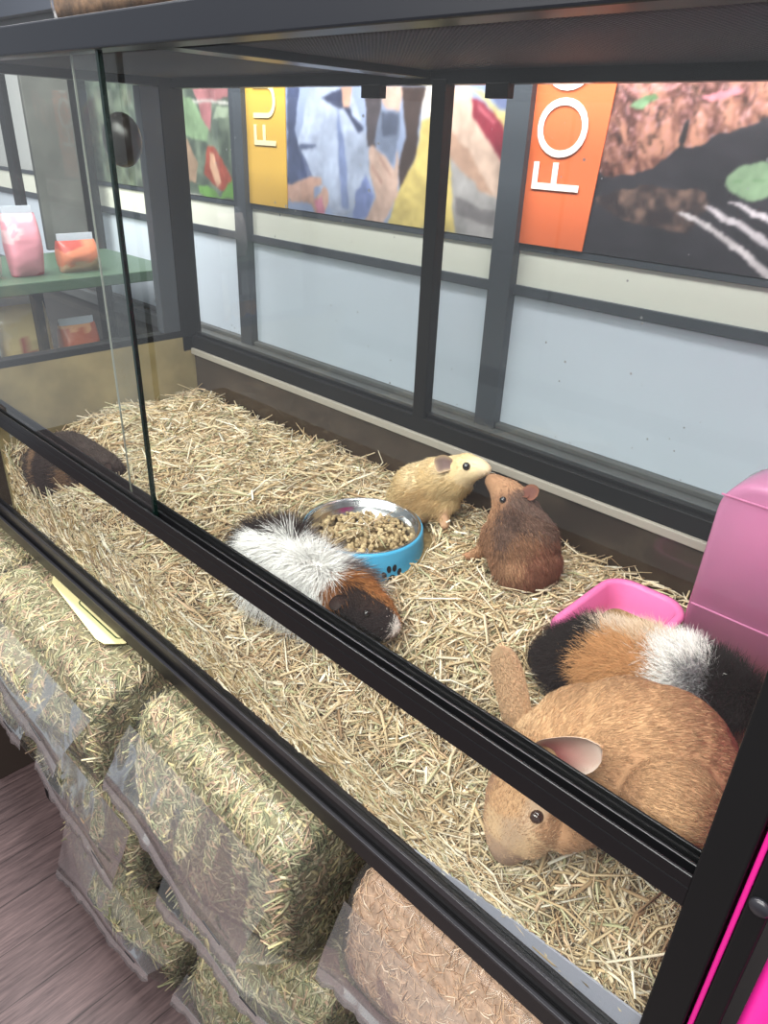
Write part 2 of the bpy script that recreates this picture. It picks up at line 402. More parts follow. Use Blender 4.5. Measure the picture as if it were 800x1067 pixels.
ART_SALAD = [
  ('lg', (122, 150, 112), [(-0.288, 0.789), (-0.188, 0.793), (-0.133, 0.735), (-0.136, 0.708), (-0.232, 0.717), (-0.299, 0.727)]),
  ('lg', (150, 165, 140), [(-0.093, 0.778), (-0.046, 0.775), (-0.056, 0.756), (-0.116, 0.751)]),
  ('pk', (165, 100, 105), [(-0.185, 0.812), (-0.043, 0.811), (-0.052, 0.793), (-0.111, 0.785), (-0.126, 0.728), (-0.154, 0.754), (-0.165, 0.785)]),
  ('wh', (190, 185, 180), [(-0.188, 0.789), (-0.01, 0.784), (-0.011, 0.78), (-0.181, 0.783)]),
  ('tan', (152, 122, 100), [(-0.302, 0.715), (-0.217, 0.709), (-0.182, 0.665), (-0.197, 0.623), (-0.318, 0.628)]),
  ('tom', (170, 75, 60), [(-0.141, 0.7), (-0.113, 0.701), (-0.053, 0.64), (-0.062, 0.623), (-0.101, 0.612), (-0.161, 0.642)]),
  ('tomi', (198, 148, 118), [(-0.133, 0.69), (-0.116, 0.685), (-0.095, 0.629), (-0.112, 0.62), (-0.135, 0.655)]),
  ('gb', (100, 148, 70), [(-0.189, 0.619), (-0.132, 0.618), (-0.103, 0.6), (-0.069, 0.631), (-0.03, 0.645), (-0.034, 0.603), (-0.135, 0.592), (-0.183, 0.601)]),
  ('pl', (175, 175, 170), [(-0.319, 0.623), (-0.257, 0.621), (-0.217, 0.6), (-0.175, 0.598), (-0.185, 0.588), (-0.26, 0.599), (-0.323, 0.601)]),
  ('bot', (85, 85, 85), [(-0.326, 0.585), (-0.261, 0.594), (-0.034, 0.6), (-0.036, 0.576), (-0.33, 0.564)]),
]
ART_STEAK = [
  ('steak', None, [(0.814, 0.816), (1.085, 0.812), (1.044, 0.785), (1.012, 0.765), (0.991, 0.759), (0.969, 0.753), (0.959, 0.745), (0.937, 0.736), (0.928, 0.739), (0.924, 0.765), (0.921, 0.738), (0.891, 0.712), (0.862, 0.701), (0.827, 0.696), (0.813, 0.711), (0.815, 0.766)]),
  ('crack', (48, 38, 42), [(0.925, 0.772), (0.931, 0.769), (0.928, 0.739), (0.921, 0.736)]),
  ('stripe', (205, 120, 135), [(0.935, 0.794), (0.979, 0.804), (0.986, 0.797), (0.949, 0.787)]),
  ('leaf', (130, 168, 122), [(0.843, 0.782), (0.859, 0.793), (0.875, 0.798), (0.883, 0.792), (0.871, 0.786), (0.866, 0.779)]),
  ('leafd', (95, 130, 85), [(0.863, 0.792), (0.875, 0.798), (0.883, 0.792), (0.871, 0.787)]),
  ('brown', None, [(0.814, 0.671), (0.888, 0.691), (0.97, 0.689), (0.977, 0.672), (0.958, 0.636), (0.934, 0.639), (0.871, 0.645), (0.836, 0.654)]),
  ('bleaf', (142, 172, 132), [(0.99, 0.701), (0.992, 0.709), (1.004, 0.721), (1.022, 0.725), (1.041, 0.726), (1.063, 0.716), (1.058, 0.695), (1.044, 0.687), (1.028, 0.682), (1.013, 0.687), (0.997, 0.692)]),
  ('vein', (115, 155, 105), [(0.993, 0.701), (1.052, 0.709), (1.052, 0.707), (0.995, 0.7)]),
  ('fork', (220, 205, 210), [(0.935, 0.663), (0.945, 0.664), (0.982, 0.653), (1.031, 0.63), (1.072, 0.605), (1.1, 0.585), (1.09, 0.583), (1.06, 0.598), (1.03, 0.62), (0.984, 0.644), (0.943, 0.659)]),
  ('fork', (205, 190, 198), [(0.968, 0.674), (0.977, 0.673), (1.023, 0.657), (1.063, 0.639), (1.089, 0.623), (1.093, 0.612), (1.06, 0.63), (1.023, 0.648), (0.979, 0.665)]),
  ('fork', (205, 190, 198), [(0.999, 0.682), (1.011, 0.682), (1.052, 0.667), (1.08, 0.655), (1.083, 0.647), (1.052, 0.659), (1.02, 0.671)]),
]

# ================================================================== SETTING
def struct(name, items, mat, bev=0.0):
    o = boxes(name, items, mat, None, bev); tag(o, kind='structure'); return o
FLOOR = -0.80
f_ = struct('floor', [((-2.6, -2.2, FLOOR - .04), (3.0, 0.62, FLOOR))], M['floor'])
YF = 0.60
struct('wall_back', [((-2.6, YF + .03, FLOOR), (3.0, YF + .10, 1.9))], M['wall'])
struct('wall_back_lower', [((-1.6, YF - .01, FLOOR), (2.4, YF + .03, .268))], M['wall_low'])
win = thing('window_1', (0.3, YF, .27), None, None); win['kind'] = 'structure'
boxes('window_sill', [((-1.6, YF - .035, .262), (2.4, YF + .012, .292)), ((-1.6, YF - .012, .292), (2.4, YF + .012, .302))], M['sill'], win, .002)
xs = [-1.62, -0.72, -0.012, 0.678, 1.40, 2.1]
for a, b in zip(xs[:-1], xs[1:]):
    boxes('frosted_pane', [((a + .02, YF, .302), (b - .02, YF + .008, .52))], M['frosted'], win)
    boxes('cream_band', [((a + .02, YF, .533), (b - .02, YF + .01, .587))], M['cream'], win)
boxes('transom', [((-1.6, YF - .006, .518), (2.1, YF + .012, .534))], M['mullion'], win)
boxes('poster_rail', [((-1.6, YF - .003, .586), (2.1, YF + .012, .596))], M['mullion'], win)
for x in xs:
    boxes('mullion', [((x - .021, YF - .018, .29), (x + .021, YF + .012, 1.10))], M['mullion'], win)
boxes('window_head', [((-1.6, YF - .02, .985), (2.1, YF + .012, 1.05))], M['mullion'], win)

# ---- printed food posters in the window
def inside(px, pz, poly):
    poly = np.array(poly); res = np.zeros(px.shape, bool); j = len(poly) - 1
    for i in range(len(poly)):
        xi, zi = poly[i]; xj, zj = poly[j]
        c = ((zi > pz) != (zj > pz)) & (px < (xj - xi) * (pz - zi) / (zj - zi + 1e-12) + xi)
        res ^= c; j = i
    return res
def poster(name, x0, x1, z0, z1, shapes, base, y, label, blur=1, step=.0022):
    root = thing(name, ((x0 + x1) / 2, y, z0), label, 'poster')
    nx = int((x1 - x0) / step) + 1; nz = int((z1 - z0) / step) + 1
    X, Z = np.meshgrid(np.linspace(x0, x1, nx), np.linspace(z0, z1, nz), indexing='ij')
    col = np.empty((nx, nz, 3)); col[:] = base(X, Z)
    for nm, c, poly in shapes:
        jx = (fbm(X * 60, Z * 60, 5) - .47) * .008; jz = (fbm(X * 60 + 9, Z * 60, 8) - .47) * .008
        m = inside(X + jx, Z + jz, poly)
        if c is None: v = PAINT[nm](X, Z)
        else:
            v = np.ones((nx, nz, 3)) * np.array(c)
            v = v * (.68 + .42 * fbm(X * 26, Z * 20, len(poly)) + .26 * fbm(X * 110, Z * 110, len(poly) + 30))[..., None]
        col[m] = v[m]
    for _ in range(blur):
        p = np.pad(col, ((1, 1), (1, 1), (0, 0)), 'edge')
        col = (p[:-2, 1:-1] + p[2:, 1:-1] + p[1:-1, :-2] + p[1:-1, 2:] + 2 * p[1:-1, 1:-1]) / 6
    gm = col.mean(-1, keepdims=True); col = (col * .82 + gm * .18) * .90
    c = np.clip(col, 0, 255) / 255; c = np.where(c <= .04045, c / 12.92, ((c + .055) / 1.055) ** 2.4)
    V = np.stack([X, np.full_like(X, y), Z], -1).reshape(-1, 3)
    raw('printed_picture', V, grid_faces(nx, nz), M['art'], root, c.reshape(-1, 3))
    boxes('backing', [((x0, y + .0006, z0), (x1, y + .003, z1))], M['wall_low'], root, 0)
    return root
def steak(X, Z):
    wx = X + .010 * (fbm(X * 40, Z * 40, 51) - .47); wz = Z + .02 * (fbm(X * 30, Z * 30, 52) - .47)
    n = fbm(wx * 85 + wz * 35, wz * 45 - wx * 8, 3, 5); k = fbm(wx * 220, wz * 220, 7, 3)
    t = np.clip((n - .30) * 3.0, 0, 1)[..., None]
    c = np.array([96, 52, 46]) * (1 - t) + np.array([204, 132, 108]) * t
    pale = np.clip((wz - .735) * 9 - (wx - .83) * 2.0 + (k - .47) * 4, 0, 1)[..., None]
    c = c * (1 - pale * .65) + np.array([226, 152, 160]) * pale * .65
    rg = np.abs(fbm(wx * 55 + wz * 26, wz * 30, 21) - .47)
    cr = np.clip(1 - rg / .035, 0, 1)[..., None]
    hi = np.clip((k - .62) * 6, 0, 1)[..., None]
    return (c * (1 - .6 * cr)) * (1 - hi * .5) + np.array([236, 206, 200]) * hi * .5
def brown(X, Z):
    k = np.clip((fbm(X * 70, Z * 70, 31) - .3) * 2.5, 0, 1)[..., None]
    return np.array([52, 40, 44]) * (1 - k) + np.array([132, 98, 86]) * k
PAINT = dict(steak=steak, brown=brown)
def flat(c): return lambda X, Z: np.array(c, float) * (.9 + .2 * fbm(X * 30, Z * 30, 2))[..., None]
def dark_slate(X, Z): return np.array([52, 47, 55]) * (.75 + .5 * fbm(X * 25, Z * 60, 12))[..., None]
def shirt(X, Z): return np.array([146, 160, 200]) * (.88 + .24 * fbm(X * 22, Z * 14, 4))[..., None]
def green(X, Z):
    k = np.clip((fbm(X * 40, Z * 40, 41) - .3) * 2.2, 0, 1)[..., None]
    return np.array([74, 84, 76]) * (1 - k) + np.array([120, 134, 114]) * k
YP = YF - .004
ZT = .975
p1 = poster('salad_poster', -.70, -.035, .597, ZT, ART_SALAD, green, YP, 'window poster of a tomato and leaf salad, left of the yellow title strip', 3)
p2 = poster('phone_poster', .134, .657, .597, ZT, ART_PEOPLE, shirt, YP, 'window poster of hands with a phone beside a yellow title strip', 3)
p3 = poster('steak_poster', .80, 1.38, .597, ZT, ART_STEAK, dark_slate, YP, 'window poster of grilled steak and a fork beside an orange title strip', 1)
def prism(name, pts, y0, y1, mat, parent):
    bm = bmesh.new(); a = [bm.verts.new((x, y0, z)) for x, z in pts]; b = [bm.verts.new((x, y1, z)) for x, z in pts]
    bm.faces.new(a); bm.faces.new(b[::-1]); n = len(pts)
    for i in range(n): bm.faces.new((a[i], a[(i + 1) % n], b[(i + 1) % n], b[i]))
    bmesh.ops.recalc_face_normals(bm, faces=bm.faces)
    return obj(name, bm, mat, parent)
prism('title_strip', [(.684, .597), (.809, .597), (.832, ZT), (.684, ZT)], YP - .002, YP + .002, M['orange'], p3)
prism('title_strip', [(.009, .597), (.134, .597), (.134, ZT), (.009, ZT)], YP - .002, YP + .002, M['gold'], p2)
def lettering(txt, x_base, z0, size, y, mat, parent, spacing=1.0, sx=1.0):
    """upright text turned a quarter anticlockwise: reads upward, foot of the letters at x_base"""
    cu = bpy.data.curves.new('lettering', 'FONT'); cu.body = txt; cu.size = size; cu.extrude = .0004; cu.space_character = spacing
    cu.resolution_u = 6; cu.offset = -size * .006
    t = bpy.data.objects.new('lettering_source', cu); C.objects.link(t)
    bpy.context.view_layer.update()
    me = bpy.data.meshes.new_from_object(t.evaluated_get(bpy.context.evaluated_depsgraph_get()))
    bpy.data.objects.remove(t)
    n = len(me.vertices); co = np.empty(n * 3, np.float32); me.vertices.foreach_get('co', co); co = co.reshape(-1, 3)
    v = np.stack([x_base - co[:, 1], np.full(n, y) - co[:, 2], z0 + co[:, 0] * sx], -1)
    me.vertices.foreach_set('co', v.astype(np.float32).ravel()); me.update()
    me.materials.clear(); me.materials.append(mat); me.name = 'lettering'
    return link(bpy.data.objects.new('lettering', me), parent)
lettering('FOO', .790, .666, .118, YP - .0035, M['white_print'], p3, .95, .88)
lettering('FU', .106, .700, .104, YP - .0035, M['pale_print'], p2, 1.02)

# ================================================================== ENCLOSURE
XL, XR, YB = -.017, 1.3085, .45
tank = thing('glass_enclosure', (.65, .22, 0), 'long black framed glass animal enclosure with a wire mesh top, standing on hay bags', 'animal enclosure')
bl = M['black']
boxes('bottom_rail', [((-.14, -.008, 0), (1.337, .012, .028)), ((-.14, -.002, .028), (1.337, .012, .055))], bl, tank, .0015)
boxes('bottom_track', [((-.14, -.0085, .0255), (1.337, -.0045, .0295)), ((-.14, -.0030, .046), (1.337, .0005, .056))], M['track'], tank, .0005)
boxes('middle_rail', [((-.14, -.004, .252), (1.309, .024, .272)), ((-.14, -.004, .272), (1.309, -.001, .284)), ((-.14, .0085, .272), (1.309, .0115, .282)), ((-.14, .021, .272), (1.309, .024, .284))], bl, tank, .0008)
boxes('top_rail', [((-.14, -.006, .801), (1.40, .024, .830))], M['top_black'], tank, .002)
boxes('corner_post', [((XR, -.004, .0), (XR + .028, .024, .83))], M['black_matt'], tank, .0015)
boxes('corner_post', [((-.168, -.008, .0), (-.140, .024, .83))], M['black_matt'], tank, .0015)
boxes('corner_post', [((XR, YB - .01, .0), (XR + .028, YB + .018, .83))], M['black_matt'], tank, .0015)
boxes('corner_post', [((XL - .028, YB - .032, .30), (XL, YB + .018, .83))], M['black_matt'], tank, .0015)
boxes('side_stile', [((XL - .026, .378, .345), (XL - .002, .418, .80))], M['grey_frame'], tank, .001)
boxes('side_rail', [((XL - .028, .0, .332), (XL, .42, .345))], M['black_matt'], tank, .001)
boxes('side_rail', [((XL - .028, .02, .801), (XL, .42, .830))], bl, tank, .001)
boxes('side_rail', [((XR, .02, .801), (XR + .028, .44, .830))], bl, tank, .001)
boxes('side_rail', [((XR, .02, .0), (XR + .028, .44, .05))], bl, tank, .001)
boxes('back_rail', [((XL, YB - .008, .306), (XR, YB + .016, .333)), ((XL, YB + .002, .333), (XR, YB + .014, .339))], M['black_matt'], tank, .001)
boxes('back_rail_lip', [((XL, YB - .013, .293), (XR, YB - .002, .306))], M['alu'], tank, .0015)
boxes('back_post', [((.634, YB - .008, .33), (.658, YB + .012, .805))], M['black_matt'], tank, .001)
boxes('back_top_rail', [((XL, YB - .006, .799), (XR, YB + .016, .832))], bl, tank, .001)
boxes('cross_beam', [((.590, .024, .806), (.630, YB - .006, .830))], bl, tank, .001)
for x0, x1 in ((.725, .760), (.500, .538)):
    boxes('clip', [((x0, YB - .010, .783), (x1, YB + .004, .800))], M['black_matt'], tank, .001)
for x0, x1 in ((XL, .590), (.630, XR)):
    # woven wire: every wire is there, .0015 wide and .0024 deep, 5 mm apart
    y0, y1 = .024, YB - .006; pv = []
    for c in np.arange(x0 + .0025, x1, .005): pv.append((c - .00075, c + .00075, y0, y1, .8150, .8174))
    for c in np.arange(y0 + .0025, y1, .005): pv.append((x0, x1, c - .00075, c + .00075, .8152, .8172))
    pv = np.array(pv); cx = np.array([[0, 2, 4], [1, 2, 4], [1, 3, 4], [0, 3, 4], [0, 2, 5], [1, 2, 5], [1, 3, 5], [0, 3, 5]])
    fq = np.array([[0, 3, 2, 1], [4, 5, 6, 7], [0, 1, 5, 4], [1, 2, 6, 5], [2, 3, 7, 6], [3, 0, 4, 7]])
    raw('mesh_lid', pv[:, cx].reshape(-1, 3), (fq[None] + 8 * np.arange(len(pv))[:, None, None]).reshape(-1, 4), M['mesh'], tank)
boxes('base_board', [((XL - .028, .012, .0), (XR, YB, .018))], M['black_matt'], tank, 0)
boxes('kick_panel', [((XL, YB - .004, .018), (XR, YB + .006, .300))], M['kick'], tank, 0)
boxes('side_panel', [((XL - .012, .014, .018), (XL, YB - .004, .332))], M['kick_left'], tank, 0)
boxes('side_panel', [((XR + .008, .026, .05), (XR + .016, YB - .012, .80))], M['glass'], tank, 0)
prism('front_liner', [(1.03, .052), (XR, .052), (XR, .086), (1.20, .076)], .0105, .0125, M['liner'], tank)
boxes('lower_pane', [((-.14, .003, .055), (XR, .008, .253))], M['glass_front'], tank, 0)
pane = boxes('sliding_pane', [((-.14, .0005, .272), (.575, .0055, .803))], M['glass_front'], tank, 0)
boxes('pane_edge', [((.5752, .0005, .272), (.5800, .0055, .803))], M['glass_edge'], pane, 0)
pane = boxes('sliding_pane', [((.4905, .0135, .272), (XR, .0185, .803))], M['glass_front'], tank, 0)
boxes('pane_edge', [((.4893, .0150, .272), (.4904, .0170, .803))], M['glass_edge_pale'], pane, 0)
# round pull let into the rear pane
pull = lathe('finger_pull', [(.0001, 0)] + [(.0275 * math.sin(t), .0185 * (1 - math.cos(t))) for t in np.linspace(.15, 3.0, 14)] + [(.0001, .037)], pbr('smoked_plastic', (34, 28, 25), .28, spec=.4), pane, n=48)
pull.data.transform(Matrix.Translation((.540, .0555, .721)) @ Matrix.Rotation(math.pi / 2, 4, 'X'))
boxes('back_pane', [((XL, YB + .004, .335), (XR, YB + .008, .80))], M['glass_dirty'], tank, 0)
boxes('side_pane', [((XL - .016, .02, .343), (XL - .011, .42, .803))], M['glass_front'], tank, 0)

# stand below
stand = thing('metal_stand', (.62, .2, FLOOR), 'black metal stand holding the enclosure above the bags', 'stand')
boxes('stand_frame', [((-.14, .02, -.022), (1.336, .05, -.001)), ((-.14, .42, -.022), (1.336, .45, -.001)), ((-.14, .05, -.014), (1.336, .42, -.002))], M['black_matt'], stand, .001)
for x in (-.115, 1.30):
    for y in (-.035, .40):
        boxes('leg', [((x, y, FLOOR), (x + .03, y + .03, -.58 if y < 0 else -.02))], M['black_matt'], stand, .001)
boxes('shelf', [((-.14, -.03, -.592), (1.336, .44, -.578))], M['black_matt'], stand, .001)

# ================================================================== HAY BED
OFFSET = {'gp_white': (.024, -.021, .021), 'gp_dark': (-.026, .010, -.004), 'rabbit': (.0035, -.008, .006)}
for k_, o_ in OFFSET.items(): BODY[k_] = [[tuple(np.array(p) + [*o_, 0]) for p in ch] for ch in BODY[k_]]
SPH = {k: np.array([p for ch in v for p in ch]) for k, v in BODY.items()}
ALL = np.concatenate(list(SPH.values()))
def hay_h(x, y):
    x = np.asarray(x, float); y = np.asarray(y, float)
    t = np.clip(x / 1.3, 0, 1); f0 = .185 * (1 - t) + .068 * t
    s = np.clip(y / .25, 0, 1); s = s * s * (3 - 2 * s) * .5 + s * .5
    h = f0 + (.203 - f0) * s
    h = h + (fbm(x * 9, y * 9, 77) - .47) * .030
    for cx, cy, dp, rr in ((.10, .06, .080, .085), (.73, .10, .012, .08), (1.2, .12, .03, .10), (.62, .05, .025, .07)):
        h = h - dp * np.exp(-((x - cx) ** 2 + (y - cy) ** 2) / rr ** 2)
    return h
nx, ny = 180, 62
gx = np.linspace(XL + .002, XR - .002, nx); gy = np.linspace(.0135, YB - .006, ny)
X, Y = np.meshgrid(gx, gy, indexing='ij')
top = np.stack([X, Y, hay_h(X, Y) - .006], -1).reshape(-1, 3)
fr = np.stack([gx, np.full(nx, .0135), np.full(nx, .020)], -1)          # foot of the cut face behind the lower pane
F = grid_faces(nx, ny); i = np.arange(nx - 1); o0 = nx * ny
F = np.concatenate([F, np.stack([o0 + i, o0 + i + 1, (i + 1) * ny, i * ny], 1)])
HAYC = np.array([lin(c) for c in ((232, 214, 180), (220, 198, 160), (242, 228, 202), (208, 182, 142), (188, 158, 122), (212, 206, 168), (182, 178, 138), (226, 196, 162), (248, 240, 220), (158, 130, 100))])
HAYP = np.array([.22, .2, .16, .12, .07, .07, .04, .05, .05, .02])
bed = raw('hay_bedding', np.concatenate([top, fr]), F, M['mound'])
tag(bed, 'loose straw coloured hay bedding covering the enclosure floor', 'hay', kind='stuff')
def free_of_bodies(P, s=.92):
    ok = np.ones(len(P), bool)
    for c in ALL: ok &= ((P - c[:3]) ** 2).sum(1) > (c[3] * s) ** 2
    return ok
NH = 42000
px = rng.uniform(XL + .01, XR - .01, NH); py = .016 + (YB - .026) * rng.random(NH) ** 1.08
e = .01
sx = (hay_h(px + e, py) - hay_h(px - e, py)) / (2 * e); sy = (hay_h(px, py + e) - hay_h(px, py - e)) / (2 * e)
th = rng.uniform(0, 2 * np.pi, NH)
loc = fbm(px * 14, py * 14, 91) * 9
th = np.where(rng.random(NH) < .45, loc + rng.normal(0, .35, NH), th)
dx, dy = np.cos(th), np.sin(th)
dz = dx * sx + dy * sy + rng.normal(0, .24, NH)
D = unit(np.stack([dx, dy, dz], -1))
Ls = np.clip(rng.lognormal(math.log(.038), .5, NH), .012, .11)
P = np.stack([px, py, hay_h(px, py) + rng.uniform(-.006, .014, NH)], -1)
# the cut face pressed to the lower pane
NF = 7000
fx = rng.uniform(XL + .01, XR - .005, NF); fz = .03 + (hay_h(fx, np.full(NF, .02)) - .03) * rng.random(NF)
tf = rng.normal(0, .75, NF)
Pf = np.stack([fx, rng.uniform(.0130, .0170, NF), fz], -1)
Df = unit(np.stack([np.cos(tf), rng.normal(0, .03, NF), np.sin(tf)], -1))
P = np.concatenate([P, Pf]); D = np.concatenate([D, Df]); Ls = np.concatenate([Ls, np.clip(rng.lognormal(math.log(.03), .4, NF), .01, .08)])
NB = 2600
bx_ = rng.uniform(XL + .03, XR - .03, NB); by_ = rng.uniform(.03, YB - .03, NB); tb = rng.uniform(0, 6.28, NB)
Pb = np.stack([bx_, by_, hay_h(bx_, by_) + rng.uniform(.002, .014, NB)], -1); Db = unit(np.stack([np.cos(tb), np.sin(tb), rng.normal(0, .18, NB)], -1))
P = np.concatenate([P, Pb]); D = np.concatenate([D, Db]); Ls = np.concatenate([Ls, rng.uniform(.035, .085, NB)])
n = len(P)
side = unit(np.cross(D, np.array([0, 0, 1.0]) + 0 * D))
bend = side * rng.normal(0, .10, (n, 1)) * Ls[:, None] + np.array([0, 0, 1]) * rng.normal(.02, .05, (n, 1)) * Ls[:, None]
paths = np.stack([P - D * Ls[:, None] / 2, P + bend, P + D * Ls[:, None] / 2], 1)
ok = free_of_bodies(P) & free_of_bodies(paths[:, 0]) & free_of_bodies(paths[:, 2])
lo = np.array([XL + .002, .0115, .02]); hi = np.array([XR - .002, YB - .0055, .5])
# bowl and tray stand in the hay: keep blades out of them
bx, by = .714, .255
for q in range(3):
    ok &= np.hypot(paths[:, q, 0] - bx, paths[:, q, 1] - by) > .104
    ok &= ~((paths[:, q, 0] > 1.035) & (paths[:, q, 0] < 1.31) & (paths[:, q, 1] > .20) & (paths[:, q, 1] < .415))
w = .0008 + .0020 * rng.random(n) ** 1.8; w[-NB:] = rng.uniform(.0018, .0032, NB)
paths = np.clip(paths, lo, hi)[ok]; w = w[ok]; n = len(paths)
rad = np.stack([w * .8, w, w * .55], 1)
ci = rng.choice(len(HAYC), n, p=HAYP / HAYP.sum())
cc = HAYC[ci] * rng.uniform(.78, 1.12, (n, 1))
V, F4, F3, col = strands(paths, rad, cc, flat=.45)
bl_ = raw('hay_blades', V, F4, M['hay'], bed, col, F3=F3); tag(bl_, kind='stuff')

# ================================================================== ANIMALS
def body_mesh(name, chains, voxel, smooth, parent, mat):
    bm = bmesh.new()
    for ch in chains:
        for (a, b) in zip(ch[:-1], ch[1:]):
            a = np.array(a); b = np.array(b); dist = np.linalg.norm(a[:3] - b[:3])
            k = max(2, int(dist / (min(a[3], b[3]) * .3)) + 1)
            for t in np.linspace(0, 1, k):
                p = a * (1 - t) + b * t
                bmesh.ops.create_icosphere(bm, subdivisions=3 if p[3] > .012 else 2, radius=p[3], matrix=Matrix.Translation(p[:3]))
    me = bpy.data.meshes.new(name); bm.to_mesh(me); bm.free()
    o = bpy.data.objects.new(name, me); C.objects.link(o)
    m = o.modifiers.new('r', 'REMESH'); m.mode = 'VOXEL'; m.voxel_size = voxel
    s = o.modifiers.new('s', 'SMOOTH'); s.factor = .5; s.iterations = smooth
    bpy.context.view_layer.update()
    me2 = bpy.data.meshes.new_from_object(o.evaluated_get(bpy.context.evaluated_depsgraph_get()))
    bpy.data.objects.remove(o); bpy.data.meshes.remove(me)
    me2.name = name
    me2.materials.clear(); me2.materials.append(mat)
    me2.polygons.foreach_set('use_smooth', [True] * len(me2.polygons))
    return link(bpy.data.objects.new(name, me2), parent)
def mesh_np(me):
    n = len(me.vertices); co = np.empty(n * 3, np.float32); me.vertices.foreach_get('co', co)
    me.calc_loop_triangles(); t = np.empty(len(me.loop_triangles) * 3, np.int32); me.loop_triangles.foreach_get('vertices', t)
    nr = np.empty(n * 3, np.float32); me.vertices.foreach_get('normal', nr)
    return co.reshape(-1, 3).astype(float), t.reshape(-1, 3), nr.reshape(-1, 3).astype(float)
def set_col(me, col):
    a = me.color_attributes.get('Col') or me.color_attributes.new('Col', 'FLOAT_COLOR', 'POINT')
    c = np.ones((len(me.vertices), 4), np.float32); c[:, :3] = col; a.data.foreach_set('color', c.ravel())
class Coat:
    """colour, length, lie of the hair by nearest seed"""
    def __init__(s, seeds, nose, jitter=.005, lift=.35, grav=.25):
        s.p = np.array([q[0] for q in seeds]); s.c = np.array([lin(q[1]) for q in seeds])
        s.l = np.array([q[2] for q in seeds]); s.o = np.array([q[3] if len(q) > 3 and q[3] is not None else nose for q in seeds], float)
        s.lift = np.array([q[4] if len(q) > 4 else lift for q in seeds]); s.j = jitter; s.g = grav
    def shift(s, key, nose):
        o = np.array(OFFSET.get(key, (0, 0, 0))); s.p = s.p + o; s.o = s.o + o
        return s
    def near(s, P, r=None):
        Q = P if r is None else P + r.normal(0, s.j, P.shape)
        return ((Q[:, None] - s.p[None]) ** 2).sum(-1).argmin(1)
def paint(o, coat, dark=.8):
    co, _, _ = mesh_np(o.data)
    d = ((co[:, None] - coat.p[None]) ** 2).sum(-1)
    w = np.exp(-(d - d.min(1, keepdims=True)) / (2 * .006 ** 2)); w /= w.sum(1, keepdims=True)
    set_col(o.data, (w @ coat.c) * dark)
def fur(o, coat, n, width, parent=None, seed=1, curl=.12, clear=None, var=.22, fine=95, mott=0.0):
    r = np.random.default_rng(seed)
    co, tri, nr = mesh_np(o.data)
    a, b, c = co[tri[:, 0]], co[tri[:, 1]], co[tri[:, 2]]
    ar = np.linalg.norm(np.cross(b - a, c - a), axis=1); k = r.choice(len(tri), n, p=ar / ar.sum())
    u = r.random((n, 1)); v = r.random((n, 1)); m = (u + v) > 1; u = np.where(m, 1 - u, u); v = np.where(m, 1 - v, v)
    P = a[k] + u * (b[k] - a[k]) + v * (c[k] - a[k])
    nn = unit(nr[tri[k]].mean(1))
    keep = np.ones(n, bool)
    for cp, cr in (clear or []): keep &= ((P - np.array(cp)) ** 2).sum(1) > cr * cr
    P, nn = P[keep], nn[keep]; n = len(P)
    s = coat.near(P, r)
    fl = P - coat.o[s]; fl = fl - (fl * nn).sum(1, keepdims=True) * nn; fl = unit(fl)
    clump = np.stack([fbm((P[:, 0] + .63 * P[:, 2]) * fine, (P[:, 1] + .4 * P[:, 2]) * fine, q) - .47 for q in (3, 5, 9)], -1) * 1.5
    d = unit(fl + nn * coat.lift[s][:, None] + clump * curl * 3 + r.normal(0, curl, (n, 3)))
    ln = (coat.l[s] * r.uniform(.65, 1.2, n))[:, None]
    d2 = unit(d + np.array([0, 0, -1.0]) * coat.g + r.normal(0, curl, (n, 3)))
    base = P - nn * .0008
    paths = np.stack([base, base + d * ln * .5, base + d * ln * .5 + d2 * ln * .5], 1)
    w = width * r.uniform(.7, 1.3, n)
    rad = np.stack([w, w * .8, w * .12], 1)
    col = coat.c[s] * (1 + r.normal(0, var, (n, 1))).clip(.4, 1.6)
    if mott: col = col * (1 + mott * 2 * (fbm((P[:, 0] + .5 * P[:, 2]) * 38, (P[:, 1] - .6 * P[:, 2]) * 38, 61) - .47))[:, None]
    V, F4, F3, cl = strands(paths, rad, col, flat=.8, r=r)
    f = raw('fur', V, F4, M['fur'], parent or o, cl, F3=F3); tag(f, kind='stuff')
    return f
